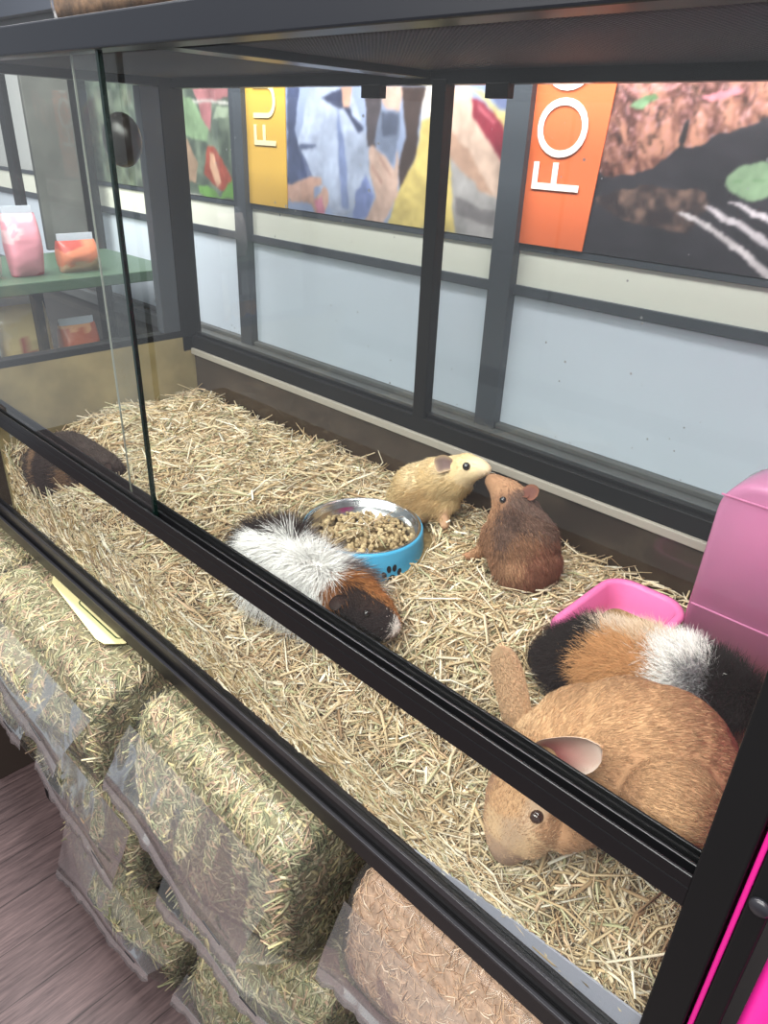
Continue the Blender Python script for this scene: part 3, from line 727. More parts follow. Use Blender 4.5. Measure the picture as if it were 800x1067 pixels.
def ear(name, spine, halfw, normal, cup, thick, parent, c_out, c_in, c_rim=None, nv=13, base_w=.6, power=.5, tip_c=None):
    """cupped ear: spine points, half width, the way the hollow faces"""
    sp = np.array(spine, float); nu = 18
    tt = np.linspace(0, len(sp) - 1, nu); S = np.stack([np.interp(tt, np.arange(len(sp)), sp[:, i]) for i in range(3)], -1)
    for _ in range(3): S[1:-1] = (S[:-2] + 2 * S[1:-1] + S[2:]) / 4
    nrm = unit(np.array(normal, float)); u = np.linspace(0, 1, nu)
    w = halfw * np.minimum(1, base_w + (1 - base_w) * np.sin(np.clip(u / .55, 0, 1) * np.pi / 2)) * np.clip(1 - ((u - .62).clip(0) / .38) ** 2.4, 0.0, 1) ** power
    w = np.maximum(w, halfw * .06)
    tan = unit(np.gradient(S, axis=0)); side = unit(np.cross(tan, nrm)); nl = unit(np.cross(side, tan))
    vv = np.linspace(-1, 1, nv)
    cupk = cup * (1 - .55 * u)
    inner = S[:, None] + side[:, None] * (w[:, None] * vv[None])[..., None] + nl[:, None] * (cupk[:, None] * (vv[None] ** 2) * w[:, None])[..., None]
    th = thick * (1 - .75 * vv ** 2)
    outer = inner - nl[:, None] * (th[None, :] + .0006)[..., None]
    V = np.concatenate([inner.reshape(-1, 3), outer.reshape(-1, 3)]); g = grid_faces(nu, nv); k = nu * nv
    F = [g, g[:, ::-1] + k]
    i = np.arange(nu - 1)
    for j, fl in ((0, 1), (nv - 1, 0)):
        q = np.stack([i * nv + j, (i + 1) * nv + j, (i + 1) * nv + j + k, i * nv + j + k], 1); F.append(q if fl else q[:, ::-1])
    j = np.arange(nv - 1); t = (nu - 1) * nv
    F.append(np.stack([t + j, t + j + 1, t + j + 1 + k, t + j + k], 1))
    ci = np.array(lin(c_in)); co_ = np.array(lin(c_out)); cr = np.array(lin(c_rim or c_out))
    rim = (np.abs(vv)[None] ** 4 * np.ones((nu, 1))); rim = np.maximum(rim, (u[:, None] ** 8))[..., None]
    ug = np.clip((u - .35) / .45, 0, 1)[:, None, None]; ct = np.array(lin(tip_c or c_in)); ci = ci * (1 - ug) + ct * ug
    colI = ci * (1 - rim) + cr * rim
    col = np.concatenate([colI.reshape(-1, 3), np.tile(co_, (k, 1))])
    o = raw(name, V, np.concatenate(F), M['ear'], parent, col, smooth=True)
    return o, outer.reshape(nu, nv, 3), -nl
def ear_fuzz(o, outer, out_n, tip, color, n, ln, width, seed):
    r = np.random.default_rng(seed); nu, nv, _ = outer.shape
    iu = r.uniform(0, nu - 1.01, n); iv = r.uniform(0, nv - 1.01, n); a = iu.astype(int); b = iv.astype(int); fa = (iu - a)[:, None]; fb = (iv - b)[:, None]
    P = (outer[a, b] * (1 - fa) + outer[a + 1, b] * fa) * (1 - fb) + (outer[a, b + 1] * (1 - fa) + outer[a + 1, b + 1] * fa) * fb
    nn = out_n[a]; d = unit(unit(np.array(tip) - P) + nn * .12 + r.normal(0, .10, (n, 3))); l = (ln * r.uniform(.6, 1.2, n))[:, None]
    paths = np.stack([P, P + d * l * .5, P + d * l], 1); w = width * r.uniform(.7, 1.3, n)
    V, F4, F3, cl = strands(paths, np.stack([w, w * .8, w * .15], 1), np.array(lin(color))[None] * (1 + r.normal(0, .15, (n, 1))).clip(.5, 1.5), r=r)
    f = raw('fur', V, F4, M['fur'], o, cl, F3=F3); tag(f, kind='stuff')
def ball(name, c, r, mat, parent, scale=(1, 1, 1)):
    bm = bmesh.new(); bmesh.ops.create_icosphere(bm, subdivisions=3, radius=r, matrix=Matrix.Translation(c) @ Matrix.Diagonal((*scale, 1)))
    return obj(name, bm, mat, parent, True)
def snap(o, p, view=(1.371, -.403, .738)):
    """point of the body surface met when looking at p"""
    v = Vector(view); d = (Vector(p) - v).normalized()
    hit, loc, nrm, _ = o.ray_cast(v, d)
    return (np.array(loc), np.array(nrm)) if hit else (np.array(p), -np.array(d))
def animal(name, key, label, cat, voxel=.0028, smooth=8, group=None):
    sp = SPH[key]; x, y = sp[:, :2].mean(0); z = (sp[:, 2] - sp[:, 3]).min()
    root = thing(name, (x, y, z), label, cat, group)
    return root, body_mesh('body', BODY[key], voxel, smooth, root, M['skin'])
def whiskers(p, dirs, ln, parent, color=(225, 215, 200), seed=2, n=10):
    r = np.random.default_rng(seed); P = np.array(p)[None] + r.normal(0, .003, (n, 3))
    d = unit(np.array(dirs)[r.integers(0, len(dirs), n)] + r.normal(0, .25, (n, 3))); l = ln * r.uniform(.6, 1.1, (n, 1))
    paths = np.stack([P, P + d * l * .5, P + d * l + np.array([0, 0, -.15]) * l], 1); w = np.full(n, .00022)
    V, F4, F3, cl = strands(paths, np.stack([w, w * .7, w * .2], 1), np.tile(lin(color), (n, 1)), r=r)
    tag(raw('whiskers', V, F4, M['fur'], parent, cl, F3=F3), kind='stuff')
GP = 'guinea pigs in the enclosure'

# dark brown guinea pig, far left
r_, b = animal('guinea_pig', 'gp_dark', 'dark brown guinea pig hunched at the far left behind the middle rail', 'guinea pig')
od = np.array(OFFSET['gp_dark']); nose = SPH['gp_dark'][4, :3] + np.array([.02, .01, 0]) - od
D1 = (74, 64, 60); D2 = (56, 48, 46); D3 = (150, 118, 92)
coat = Coat([((.0936, .05, .165), D3, .013), ((.07, .03, .16), D1, .013), ((.16, .08, .207), D1, .013), ((.05, .07, .20), D2, .013), ((.15, .03, .15), D2, .013), ((.2248, .1, .195), D1, .010), ((.19, .05, .14), (120, 92, 70), .012), ((.24, .09, .175), D2, .009)], nose)
coat.shift('gp_dark', nose); paint(b, coat); fur(b, coat, 22000, .00042, seed=3)
s0, s1 = snap(b, np.array((.232, .095, .190)) + od)
o, q, nl = ear('ear', [s0 - s1 * .003, s0 + np.array([.008, .004, .006]), s0 + np.array([.017, .006, .006])], .010, (.3, -.7, .5), .4, .0012, b, (50, 42, 40), (74, 58, 54))

# long haired black white and ginger guinea pig
r_, b = animal('guinea_pig', 'gp_white', 'long haired white guinea pig with black rump and dark brown face beside the blue bowl', 'guinea pig', .0026)
nose = np.array([.885, .15, .185]); ro = np.array([.715, .13, .225])
W = (252, 250, 247); K = (34, 28, 28); G = (176, 116, 66); B = (48, 36, 32); GR = (120, 112, 112)
rl = np.array([.690, .150, .238]); rr = np.array([.735, .150, .232]); rb = np.array([.70, .12, .19])
coat = Coat([((.6146, .15, .215), K, .044, rb, .9), ((.635, .165, .212), B, .044, rb, 1.1), ((.66, .175, .205), B, .040, rb, 1.1), ((.69, .18, .203), K, .034, rb, .9), ((.60, .13, .19), K, .042, rb, .7), ((.60, .125, .165), K, .036, rb, .5),
    ((.633, .125, .203), W, .044, rl, .4), ((.622, .11, .178), GR, .042, rl, .4), ((.632, .10, .165), K, .036, rl, .35),
    ((.66, .125, .212), W, .046, rl, .4), ((.69, .12, .213), W, .046, rl, .4), ((.7065, .12, .210), W, .044, rl, .35), ((.66, .10, .185), W, .044, rl, .35), ((.69, .10, .18), W, .044, rl, .35), ((.69, .15, .217), W, .044, rl, .5),
    ((.7218, .15, .217), W, .044, rr, .6), ((.735, .17, .212), W, .040, (.71, .12, .19), 1.0), ((.7514, .15, .213), W, .036, rr, .55), ((.765, .165, .208), GR, .036, (.72, .13, .19), .8), ((.75, .185, .195), W, .036, (.72, .13, .19), .9),
    ((.735, .115, .197), W, .042, rr, .35), ((.7545, .12, .195), W, .036, rr, .3), ((.740, .100, .170), W, .040, rr, .3), ((.69, .095, .150), GR, .034, rl, .3), ((.65, .09, .145), K, .034, rl, .3),
    ((.782, .155, .216), G, .026, rr, .5), ((.80, .162, .216), G, .020, rr, .4), ((.826, .166, .209), G, .014, rr, .35), ((.846, .172, .200), G, .010, rr, .4), ((.782, .130, .200), (150, 98, 60), .022, rr, .3),
    ((.800, .140, .207), B, .018, rr), ((.8119, .125, .193), K, .014, rr), ((.829, .145, .207), B, .009, nose), ((.8465, .125, .195), K, .008, nose), ((.848, .152, .200), B, .007, nose), ((.862, .145, .197), K, .006, nose), ((.864, .13, .185), K, .007, nose), ((.835, .13, .165), K, .010, nose), ((.85, .14, .165), K, .008, nose),
    ((.882, .160, .192), (222, 212, 204), .005, nose), ((.880, .160, .170), (214, 196, 186), .005, nose), ((.81, .12, .165), B, .016, rr)], nose, jitter=.0045, lift=.4, grav=.35)
ow = np.array(OFFSET['gp_white']); coat.shift('gp_white', nose)
paint(b, coat)
e0, e1 = snap(b, np.array((.8484, .128, .2046)) + ow)
fur(b, coat, 30000, .00042, seed=5, curl=.16, clear=[(e0, .0045)], var=.06, fine=70)
ball('eye', e0 + e1 * .0002, .0046, M['eye'], b)
s0, s1 = snap(b, np.array((.812, .13, .2065)) + ow)
ear('ear', [s0 - s1 * .002, s0 + np.array([-.004, -.012, .001]), s0 + np.array([-.006, -.022, -.008])], .0075, (.6, -.5, .5), .3, .0012, b, (40, 31, 28), (56, 42, 38))

# cream guinea pig
r_, b = animal('guinea_pig', 'gp_cream', 'smooth cream guinea pig resting a paw on the bowl rim', 'guinea pig', .0024)
nose = np.array([.853, .366, .329])
CR = (226, 198, 150); CL = (236, 212, 170); CD = (206, 172, 124)
coat = Coat([((.70, .35, .25), CR, .012), ((.72, .36, .275), CL, .011), ((.75, .355, .29), CR, .010), ((.77, .36, .31), CL, .008), ((.76, .345, .25), CD, .015), ((.73, .34, .235), CD, .012), ((.79, .35, .275), CR, .014), ((.80, .36, .325), CR, .005), ((.82, .355, .318), CL, .004), ((.852, .362, .326), (226, 200, 166), .003), ((.745, .337, .213), (200, 160, 130), .002), ((.787, .352, .225), (200, 160, 130), .003)], nose, jitter=.008)
paint(b, coat, .9)
e0, e1 = snap(b, (.819, .352, .3296))
fur(b, coat, 20000, .00040, seed=7, clear=[(e0, .0062)], var=.10)
ball('eye', e0 + e1 * .0004, .0060, M['eye'], b)
s0, s1 = snap(b, (.792, .352, .3235))
ear('ear', [s0 - s1 * .001, s0 + np.array([-.010, -.006, .000]), s0 + np.array([-.022, -.010, -.008])], .0125, (.35, -.75, .45), .35, .0012, b, (214, 186, 150), (118, 96, 92))
whiskers(nose - np.array([.01, 0, .004]), [(.5, -.3, .6), (.4, -.6, .1), (.7, -.2, .3)], .03, b)

# ginger brown guinea pig on its haunches
r_, b = animal('guinea_pig', 'gp_brown', 'reddish brown guinea pig sitting up to touch noses with the cream one', 'guinea pig', .0026)
nose = np.array([.853, .361, .320])
R1 = (152, 112, 86); R2 = (116, 90, 78); R3 = (88, 68, 60); R4 = (178, 136, 104); R5 = (142, 94, 74)
coat = Coat([((.8701, .35, .3203), R4, .004), ((.8900, .34, .325), R4, .005), ((.9005, .335, .312), R1, .006), ((.920, .33, .318), R2, .009), ((.9250, .32, .300), R3, .010), ((.945, .33, .3094), R2, .010), ((.9186, .305, .2850), R2, .011), ((.895, .31, .2757), R1, .011), ((.885, .33, .29), R4, .008), ((.9589, .29, .2763), R1, .012), ((.9768, .30, .2556), R5, .013), ((.9662, .28, .2256), R5, .013), ((.93, .29, .235), R1, .012), ((.955, .285, .25), R4, .012), ((.858, .318, .214), (190, 140, 110), .003), ((.87, .322, .228), R4, .005)], nose, jitter=.007)
paint(b, coat)
e0, e1 = snap(b, (.8953, .337, .3107))
fur(b, coat, 24000, .00040, seed=9, clear=[(e0, .005)], var=.16)
ball('eye', e0 + e1 * .0002, .0048, M['eye'], b)
s0, s1 = snap(b, (.9205, .345, .3275))
ear('ear', [s0 - s1 * .001, s0 + np.array([.008, .002, .004]), s0 + np.array([.018, .004, .001])], .011, (-.4, -.6, .6), .4, .0012, b, (150, 98, 74), (112, 70, 60))
for dx in (-.003, 0, .003):
    ball('claw', np.array([.8555, .3165 + dx, .2125]) + np.array([-.005, -.001, -.001]), .0016, M['nail'], b, (2.2, .8, .8))

# long haired black ginger white guinea pig behind the rabbit
r_, b = animal('guinea_pig', 'gp_tri', 'long haired black, ginger and white guinea pig between the rabbit and pink tray', 'guinea pig', .0028)
nose = np.array([1.34, .29, .23])
Kb = (32, 27, 27); O = (204, 152, 104); Wt = (244, 240, 236); Gy = (150, 148, 150)
coat = Coat([((1.060, .21, .215), Kb, .026), ((1.09, .20, .2035), Kb, .026), ((1.0898, .24, .2415), Kb, .026), ((1.095, .22, .25), Kb, .024), ((1.1332, .20, .25), O, .022), ((1.1419, .215, .265), O, .022), ((1.130, .25, .272), (222, 200, 178), .024), ((1.165, .215, .262), O, .022), ((1.155, .25, .278), (222, 196, 168), .024), ((1.188, .23, .275), Wt, .022), ((1.2, .21, .262), Wt, .022), ((1.205, .245, .275), Wt, .024), ((1.2155, .23, .268), Gy, .024), ((1.232, .25, .262), Kb, .026), ((1.2501, .26, .252), Kb, .026), ((1.275, .27, .24), Kb, .022), ((1.23, .22, .24), Kb, .026)], nose, jitter=.005, lift=.9, grav=.1)
paint(b, coat); fur(b, coat, 46000, .00034, seed=11, curl=.30, var=.15, fine=80)

# rabbit
r_, b = animal('rabbit', 'rabbit', 'large sandy brown rabbit nosing the hay in the near right corner', 'rabbit', .0030, 7)
nose = np.array([1.137, .035, .118]); nk = np.array([1.13, .08, .2]); orb = np.array(OFFSET['rabbit'])
S1 = (186, 146, 110); S2 = (194, 154, 116); S3 = (170, 130, 98); S4 = (194, 164, 136); S5 = (168, 140, 120); S6 = (214, 180, 142)
coat = Coat([((1.1434, .035, .112), S5, .0035, nose), ((1.135, .035, .128), (190, 158, 132), .004, nose), ((1.1331, .04, .150), S6, .005, nose), ((1.1065, .06, .165), (166, 130, 104), .006, nose), ((1.134, .05, .175), S2, .006, nose), ((1.125, .075, .212), S2, .007, nose), ((1.1712, .03, .195), S4, .004, nose), ((1.152, .03, .155), S4, .005, nose), ((1.165, .03, .15), S6, .006, nose), ((1.19, .04, .176), S3, .008, nose),
    ((1.1794, .12, .2951), S2, .008, nk), ((1.22, .15, .30), S1, .008, nk), ((1.26, .17, .29), S2, .008, nk), ((1.2548, .08, .275), S1, .008, nk), ((1.23, .07, .25), S3, .008, nk), ((1.1933, .07, .2691), S1, .008, nk), ((1.2724, .06, .2502), S2, .008, nk), ((1.27, .05, .21), S4, .008, nk), ((1.2908, .1, .29), S1, .008, nk), ((1.1183, .09, .212), S6, .007, nose), ((1.15, .1, .25), S2, .008, nose)], nose, jitter=.014, lift=.22, grav=.12)
coat.shift('rabbit', nose)
paint(b, coat, .9)
e0, e1 = snap(b, np.array((1.1689, .035, .1946)) + orb)
fur(b, coat, 130000, .00027, seed=13, clear=[(e0, .0075)], var=.22, curl=.045, fine=340, mott=.10)
ball('eye', e0 - e1 * .0030, .0070, M['eye_brown'], b)
def oz(l): return [np.array(q) + orb for q in l]
tipv = np.array((1.0668, .1, .2945)) + orb
o, q, nl = ear('ear', oz([(1.110, .098, .192), (1.1014, .1, .2099), (1.0894, .1, .2428), (1.077, .1, .2721), (1.0668, .1, .2945)]), .0162, (-.45, .75, -.1), .35, .0028, b, (214, 178, 142), (196, 140, 124), nv=15, base_w=.8)
ear_fuzz(o, q, nl, tipv, (216, 180, 144), 9000, .0045, .00024, 31)
tipv = np.array((1.2005, .063, .2835)) + orb
o, q, nl = ear('ear', oz([(1.142, .082, .222), (1.153, .074, .236), (1.168, .069, .250), (1.184, .066, .2655), (1.2005, .063, .2835)]), .0185, (.30, -.80, .30), .85, .0026, b, (206, 164, 126), (188, 112, 108), (228, 208, 194), nv=17, base_w=.42, tip_c=(206, 168, 156))
ear_fuzz(o, q, nl, tipv, (206, 164, 126), 6000, .005, .00024, 33)

# ================================================================== BOWL, TRAY, HIDEOUT
BX, BY, BZ = .714, .255, .160
bowl = thing('feeding_bowl', (BX, BY, BZ), 'round sky blue pet bowl with steel lining and black paw print, full of pellets', 'bowl')
R0, R1_, HB = .100, .0890, .070
lathe('bowl_wall', [(.080, .004), (R0 - .004, 0), (R0 + .003, .002), (R0 + .004, .006), (R0 - .002, .014), (.0945, .024), (.0905, .045), (R1_, HB - .004), (R1_ - .001, HB - .001), (R1_ - .004, HB), (R1_ - .006, HB - .002), (R1_ - .008, .03), (.075, .006), (.080, .004)], M['blue'], bowl, (BX, BY, BZ), 72)
lathe('steel_lining', [(R1_ - .0035, HB + .0006), (R1_ - .006, HB + .0012), (R1_ - .0085, HB - .001), (R1_ - .012, HB - .010), (.066, .040), (.058, .034), (.0005, .033), (.0005, .031), (.060, .032), (.070, .040), (R1_ - .010, HB - .004), (R1_ - .0035, HB + .0006)], M['steel'], bowl, (BX, BY, BZ), 72)
def paw_print(ang, zc, s):
    bm = bmesh.new()
    def wall_r(z):   # outside radius at height z above the base
        return float(np.interp(z, [.014, .024, .045, HB], [R0 - .002, .0945, .0905, R1_])) + .0007
    def blob(cu, cv, ru, rv, rot=0, k=20, shape=None):
        pts = []
        for i in range(k):
            t = 2 * math.pi * i / k; q = shape(t) if shape else 1
            a, b = ru * q * math.cos(t), rv * q * math.sin(t)
            pts.append((cu + a * math.cos(rot) - b * math.sin(rot), cv + a * math.sin(rot) + b * math.cos(rot)))
        f = []
        for u, v in [(cu, cv)] + pts:
            z = zc + v * s; th = ang + u * s / .092; r = wall_r(z)
            f.append(bm.verts.new((BX + r * math.cos(th), BY + r * math.sin(th), BZ + z)))
        for i in range(k): bm.faces.new((f[0], f[1 + i], f[1 + (i + 1) % k]))
    blob(0, -.38, .56, .46, shape=lambda t: 1 - .16 * math.cos(3 * (t - math.pi / 2) + math.pi) - .05)
    blob(-.72, .22, .21, .30, .45); blob(-.26, .66, .21, .33, .12); blob(.28, .66, .21, .33, -.12); blob(.74, .22, .21, .30, -.45)
    o = obj('paw_print', bm, M['paw'], bowl); return o
for k in range(4): paw_print(math.radians(-18 + 90 * k), .034, .0165)
NP = 520
tp = rng.uniform(0, 2 * np.pi, NP); rp = .074 * np.sqrt(rng.random(NP))
PV = []; PF = []; PC = []
bm = bmesh.new(); bmesh.ops.create_icosphere(bm, subdivisions=1, radius=1); iv = np.array([v.co[:] for v in bm.verts]); bm.verts.index_update()
if_ = np.array([[v.index for v in f.verts] for f in bm.faces]); bm.free()
PCOL = np.array([lin(c) for c in ((172, 152, 116), (158, 138, 104), (188, 168, 132), (146, 126, 96))])
for k in range(NP):
    Rm = np.array(Matrix.Rotation(rng.uniform(0, 6.3), 3, Vector(rng.normal(size=3))))
    s = rng.uniform(.0028, .0040); z = .048 + .008 * (1 - (rp[k] / .08) ** 2) + rng.uniform(-.003, .003)
    PV.append((iv * [s * 1.25, s, s]) @ Rm.T + [BX + rp[k] * math.cos(tp[k]), BY + rp[k] * math.sin(tp[k]), BZ + z])
    PF.append(if_ + k * len(iv)); PC.append(np.tile(PCOL[rng.integers(4)] * rng.uniform(.8, 1.15), (len(iv), 1)))
pe = raw('feed_pellets', np.concatenate(PV), None, M['pellets'], None, np.concatenate(PC), smooth=True, F3=np.concatenate(PF))
tag(pe, 'brown feed pellets filling the blue bowl', 'pet food', kind='stuff')
def loose(name, P, D, Ls, parent, w=(.0006, .0013), seed=5):
    r = np.random.default_rng(seed); P = np.array(P); D = unit(np.array(D)); Ls = np.array(Ls)[:, None]
    mid = P + r.normal(0, .07, P.shape) * Ls
    paths = np.stack([P - D * Ls / 2, mid, P + D * Ls / 2], 1); ww = r.uniform(*w, len(P))
    cc = HAYC[r.choice(len(HAYC), len(P), p=HAYP / HAYP.sum())] * r.uniform(.9, 1.2, (len(P), 1))
    V, F4, F3, col = strands(paths, np.stack([ww * .8, ww, ww * .5], 1), cc, .5, r)
    return raw(name, V, F4, M['hay'], parent, col, F3=F3)
n = 26; a = rng.uniform(0, 6.28, n); rr = rng.uniform(0, .05, n)
loose('hay_wisps', np.stack([BX + rr * np.cos(a), BY + rr * np.sin(a), np.full(n, BZ + .062)], 1), np.stack([np.cos(a * 3), np.sin(a * 3), rng.normal(0, .12, n)], 1), rng.uniform(.03, .07, n), bed)['kind'] = 'stuff'

def rrect(x0, x1, y0, y1, r, z, k=8):
    p = []
    for cx, cy, a0 in ((x1 - r, y1 - r, 0), (x0 + r, y1 - r, 90), (x0 + r, y0 + r, 180), (x1 - r, y0 + r, 270)):
        for i in range(k + 1):
            t = math.radians(a0 + 90 * i / k); p.append((cx + r * math.cos(t), cy + r * math.sin(t), z))
    return np.array(p)
TX0, TX1, TY0, TY1 = 1.040, 1.146, .228, .400
tray = thing('litter_tray', (1.10, .3, .175), 'low pink plastic litter tray with rounded ribbed sides and hay inside', 'litter tray')
def tring(ins, z, r=.034): return rrect(TX0 + ins, TX1 - ins, TY0 + ins, TY1 - ins, max(.006, r - ins), z)
rings = [tring(.012, .172)]
for k in range(6):
    z = .180 + k * .0078
    rings += [tring(.009 - k * .0014, z), tring(.0065 - k * .0014, z + .002), tring(.0065 - k * .0014, z + .0055)]
rings += [tring(-.002, .230), tring(-.003, .234), tring(.000, .2375), tring(.006, .2375), tring(.009, .234), tring(.013, .205), tring(.016, .190), tring(.022, .187)]
loft('tray_body', rings, M['pink_tray'], tray)
n = 90; xs_ = rng.uniform(TX0 + .03, TX1 - .03, n); ys_ = rng.uniform(TY0 + .04, TY1 - .03, n); a = rng.uniform(0, 6.28, n)
lt = loose('hay_wisps', np.stack([xs_, ys_, rng.uniform(.189, .2, n)], 1), np.stack([np.cos(a), np.sin(a), rng.normal(0, .2, n)], 1), rng.uniform(.015, .04, n), bed, (.0004, .0009)); lt['kind'] = 'stuff'

hut = thing('hideout_box', (1.225, .40, .17), 'tall translucent pink plastic hideout box with rounded top in the far right corner', 'hideout')
def hut_outline(ins, k=10):
    x0, x1, z0, z1, r = 1.146 + ins, 1.303 - ins, .172, .428 - ins, .042 - ins
    p = [(x0, z0)]
    for cx, a0 in ((x0 + r + .004, 180), (x1 - r, 90)):
        for i in range(k + 1):
            t = math.radians(a0 - 90 * i / k); p.append((cx + r * math.cos(t), z1 - r + r * math.sin(t)))
    p.append((x1, z0)); return p
def hut_ring(ins, y): return np.array([(x, y, z) for x, z in hut_outline(ins)])
loft('box_shell', [hut_ring(.003, .433), hut_ring(.001, .4345), hut_ring(0, .431), hut_ring(0, .374), hut_ring(.0015, .369), hut_ring(.004, .3665), hut_ring(.010, .366)], M['pink'], hut, cap0=True, cap1=True)
for zz in (.405, .262):
    boxes('moulded_rib', [((1.152, .3648, zz), (1.298, .3668, zz + .0025))], M['pink'], hut)

# ================================================================== BAGS
def chaikin(p, it=2):
    p = np.array(p, float)
    for _ in range(it):
        q = np.roll(p, -1, 0); p = np.stack([.75 * p + .25 * q, .25 * p + .75 * q], 1).reshape(-1, 2)
    return p
HAYBAG = np.array([lin(c) for c in ((184, 178, 140), (168, 168, 130), (196, 188, 156), (206, 194, 160), (148, 152, 116), (186, 160, 130), (132, 134, 100), (212, 198, 148), (174, 148, 124))])
SHAVE = np.array([lin(c) for c in ((216, 186, 156), (202, 166, 134), (226, 204, 178), (186, 148, 116), (208, 176, 140))])
def bag(label, x0, x1, yf, zt, zb, seam, pal, yb=.34, n=7000, seed=1, lw=(.0011, .0034), ll=.044, group='bags of hay under the enclosure', slot=True, cat='bag of hay', name='hay_bag', under=(120, 112, 80)):
    r = np.random.default_rng(seed)
    root = thing(name, ((x0 + x1) / 2, yf + .1, zb), label, cat, group)
    H = zt - zb
    (sx0, sz0), (sx1, sz1), ys = seam
    T = np.linspace(-1, 1, 33)
    def section(x):
        u = (x - x0) / (x1 - x0); us = min(1, max(0, (x - sx0) / (sx1 - sx0)))
        zs = sz0 + (sz1 - sz0) * us; bulge = min(1, (us + .02) / .34, max(0, (1.0 - us) / .34)); bulge = bulge * bulge * (3 - 2 * bulge)
        yb_ = yf - .004 + (ys + .010 - yf + .004) * bulge; zm = max(zb + .06, min(zt - .075, zs + .004))
        A = np.array((yf + .008, zt - .042)); B = np.array((yb_, zm)); D = np.array((yf + .006, zb + .045))
        front = [A + (B - A) * t for t in (0, .3, .6, .88)] + [B] + [B + (D - B) * t for t in (.12, .4, .7, 1)]
        return chaikin([(yb, zt - .01), (.06, zt), (yf + .045, zt - .003), (yf + .022, zt - .014)] + front + [(yf + .03, zb), (yb, zb)], 2)
    cen = section((x0 + x1) / 2).mean(0)
    def rings(off):
        out = []
        for t in T:
            a = max(0, (abs(t) - .84) / .16); s = 1 - .14 * a ** 2.4
            x = (x0 + x1) / 2 + t * ((x1 - x0) / 2 + off)
            c = cen + (section(x) - cen) * (s + off / .12)
            wob = 1 + .05 * (fbm(c[:, 0] * 16 + 3 * x, c[:, 1] * 16 + 11 * x + seed, seed + 3) - .47)
            c = cen + (c - cen) * wob[:, None]
            out.append(np.column_stack([np.full(len(c), x), c[:, 0], c[:, 1]]))
        return out
    hay = loft('hay_block', rings(-.004), pbr('bag_hay_under', under, .9, bump=.8, bscale=110, var=.5), root)
    co, tri, nr = mesh_np(hay.data)
    a, b, c = co[tri[:, 0]], co[tri[:, 1]], co[tri[:, 2]]
    ar = np.linalg.norm(np.cross(b - a, c - a), axis=1)
    n = int(n * 2.6); k = r.choice(len(tri), n, p=ar / ar.sum()); u = r.random((n, 1)); v = r.random((n, 1)); q = (u + v) > 1; u = np.where(q, 1 - u, u); v = np.where(q, 1 - v, v)
    P = a[k] + u * (b[k] - a[k]) + v * (c[k] - a[k]); nn = unit(np.cross(b - a, c - a)[k]); nn *= np.sign((nn * (P - np.array([(x0 + x1) / 2, *cen]))).sum(1, keepdims=True))
    kp = (P[:, 1] < .11) & (nn[:, 2] > -.6); P = P[kp]; nn = nn[kp]; n = len(P)
    d = r.normal(size=(n, 3)); d -= (d * nn).sum(1, keepdims=True) * nn; d = unit(d)
    Ls = np.clip(r.lognormal(math.log(ll), .4, n), .008, .08)[:, None]
    P = P + nn * r.uniform(-.002, .0025, (n, 1))
    paths = np.stack([P - d * Ls / 2 - nn * (.001 + .10 * Ls), P + np.cross(d, nn) * r.normal(0, .06, (n, 1)) * Ls, P + d * Ls / 2 - nn * (.001 + .10 * Ls)], 1)
    paths[..., 2] = np.clip(paths[..., 2], zb - .004, zt + .004); paths[..., 0] = np.clip(paths[..., 0], x0 - .003, x1 + .003)
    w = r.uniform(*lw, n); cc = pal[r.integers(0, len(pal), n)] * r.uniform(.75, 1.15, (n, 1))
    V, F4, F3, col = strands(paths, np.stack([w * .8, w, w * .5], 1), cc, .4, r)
    tag(raw('hay_blades', V, F4, M['hay'], hay, col, F3=F3), kind='stuff')
    film = loft('plastic_film', rings(.004), M['film'], root)
    # film drawn together to the welded seam along the front
    nu, nv = 44, 15; U = np.linspace(0, 1, nu)[:, None]; W = np.linspace(0, 1, nv)[None]
    up = np.stack([x0 + (x1 - x0) * U, np.full_like(U, yf + .002), np.full_like(U, zt - .045)], -1)
    se = np.stack([sx0 + (sx1 - sx0) * U, np.full_like(U, ys), sz0 + (sz1 - sz0) * U - .012 * np.sin(U * 9 + seed)], -1)
    dn = np.stack([x0 + (x1 - x0) * U, np.full_like(U, yf + .004), np.full_like(U, zb + .05)], -1)
    w1 = np.clip(W * 2, 0, 1)[..., None]; w2 = np.clip(W * 2 - 1, 0, 1)[..., None]
    G = np.where(W[..., None] <= .5, up * (1 - w1) + se * w1, se * (1 - w2) + dn * w2)
    ed = np.sin(np.pi * np.where(W <= .5, W * 2, W * 2 - 1))
    G[..., 1] += (ed * (fbm(U * 14 + seed, W * 5, seed + 40) - .60) * .012)
    G[..., 2] += (ed * (fbm(U * 11 + seed, W * 4, seed + 60) - .47) * .010)
    raw('seam_gusset', G.reshape(-1, 3), grid_faces(nu, nv), M['film_gusset'], root, smooth=True)
    s3 = se.reshape(nu, 3); wav = (fbm(U[:, 0] * 22 + seed, U[:, 0] * 3, seed) - .47)
    o1 = np.stack([np.zeros(nu), -.006 + wav * .014, -.020 + wav * .006], -1)
    lay = [s3, s3 + o1 * .5, s3 + o1, s3 + o1 + [0, .0012, .0004], s3 + o1 * .5 + [0, .0012, .0004], s3 + [0, .0012, .0004]]
    G2 = np.stack(lay, 1); fcs = grid_faces(nu, 6)
    raw('welded_seam', G2.reshape(-1, 3), fcs, M['film_seam'], root, smooth=True)
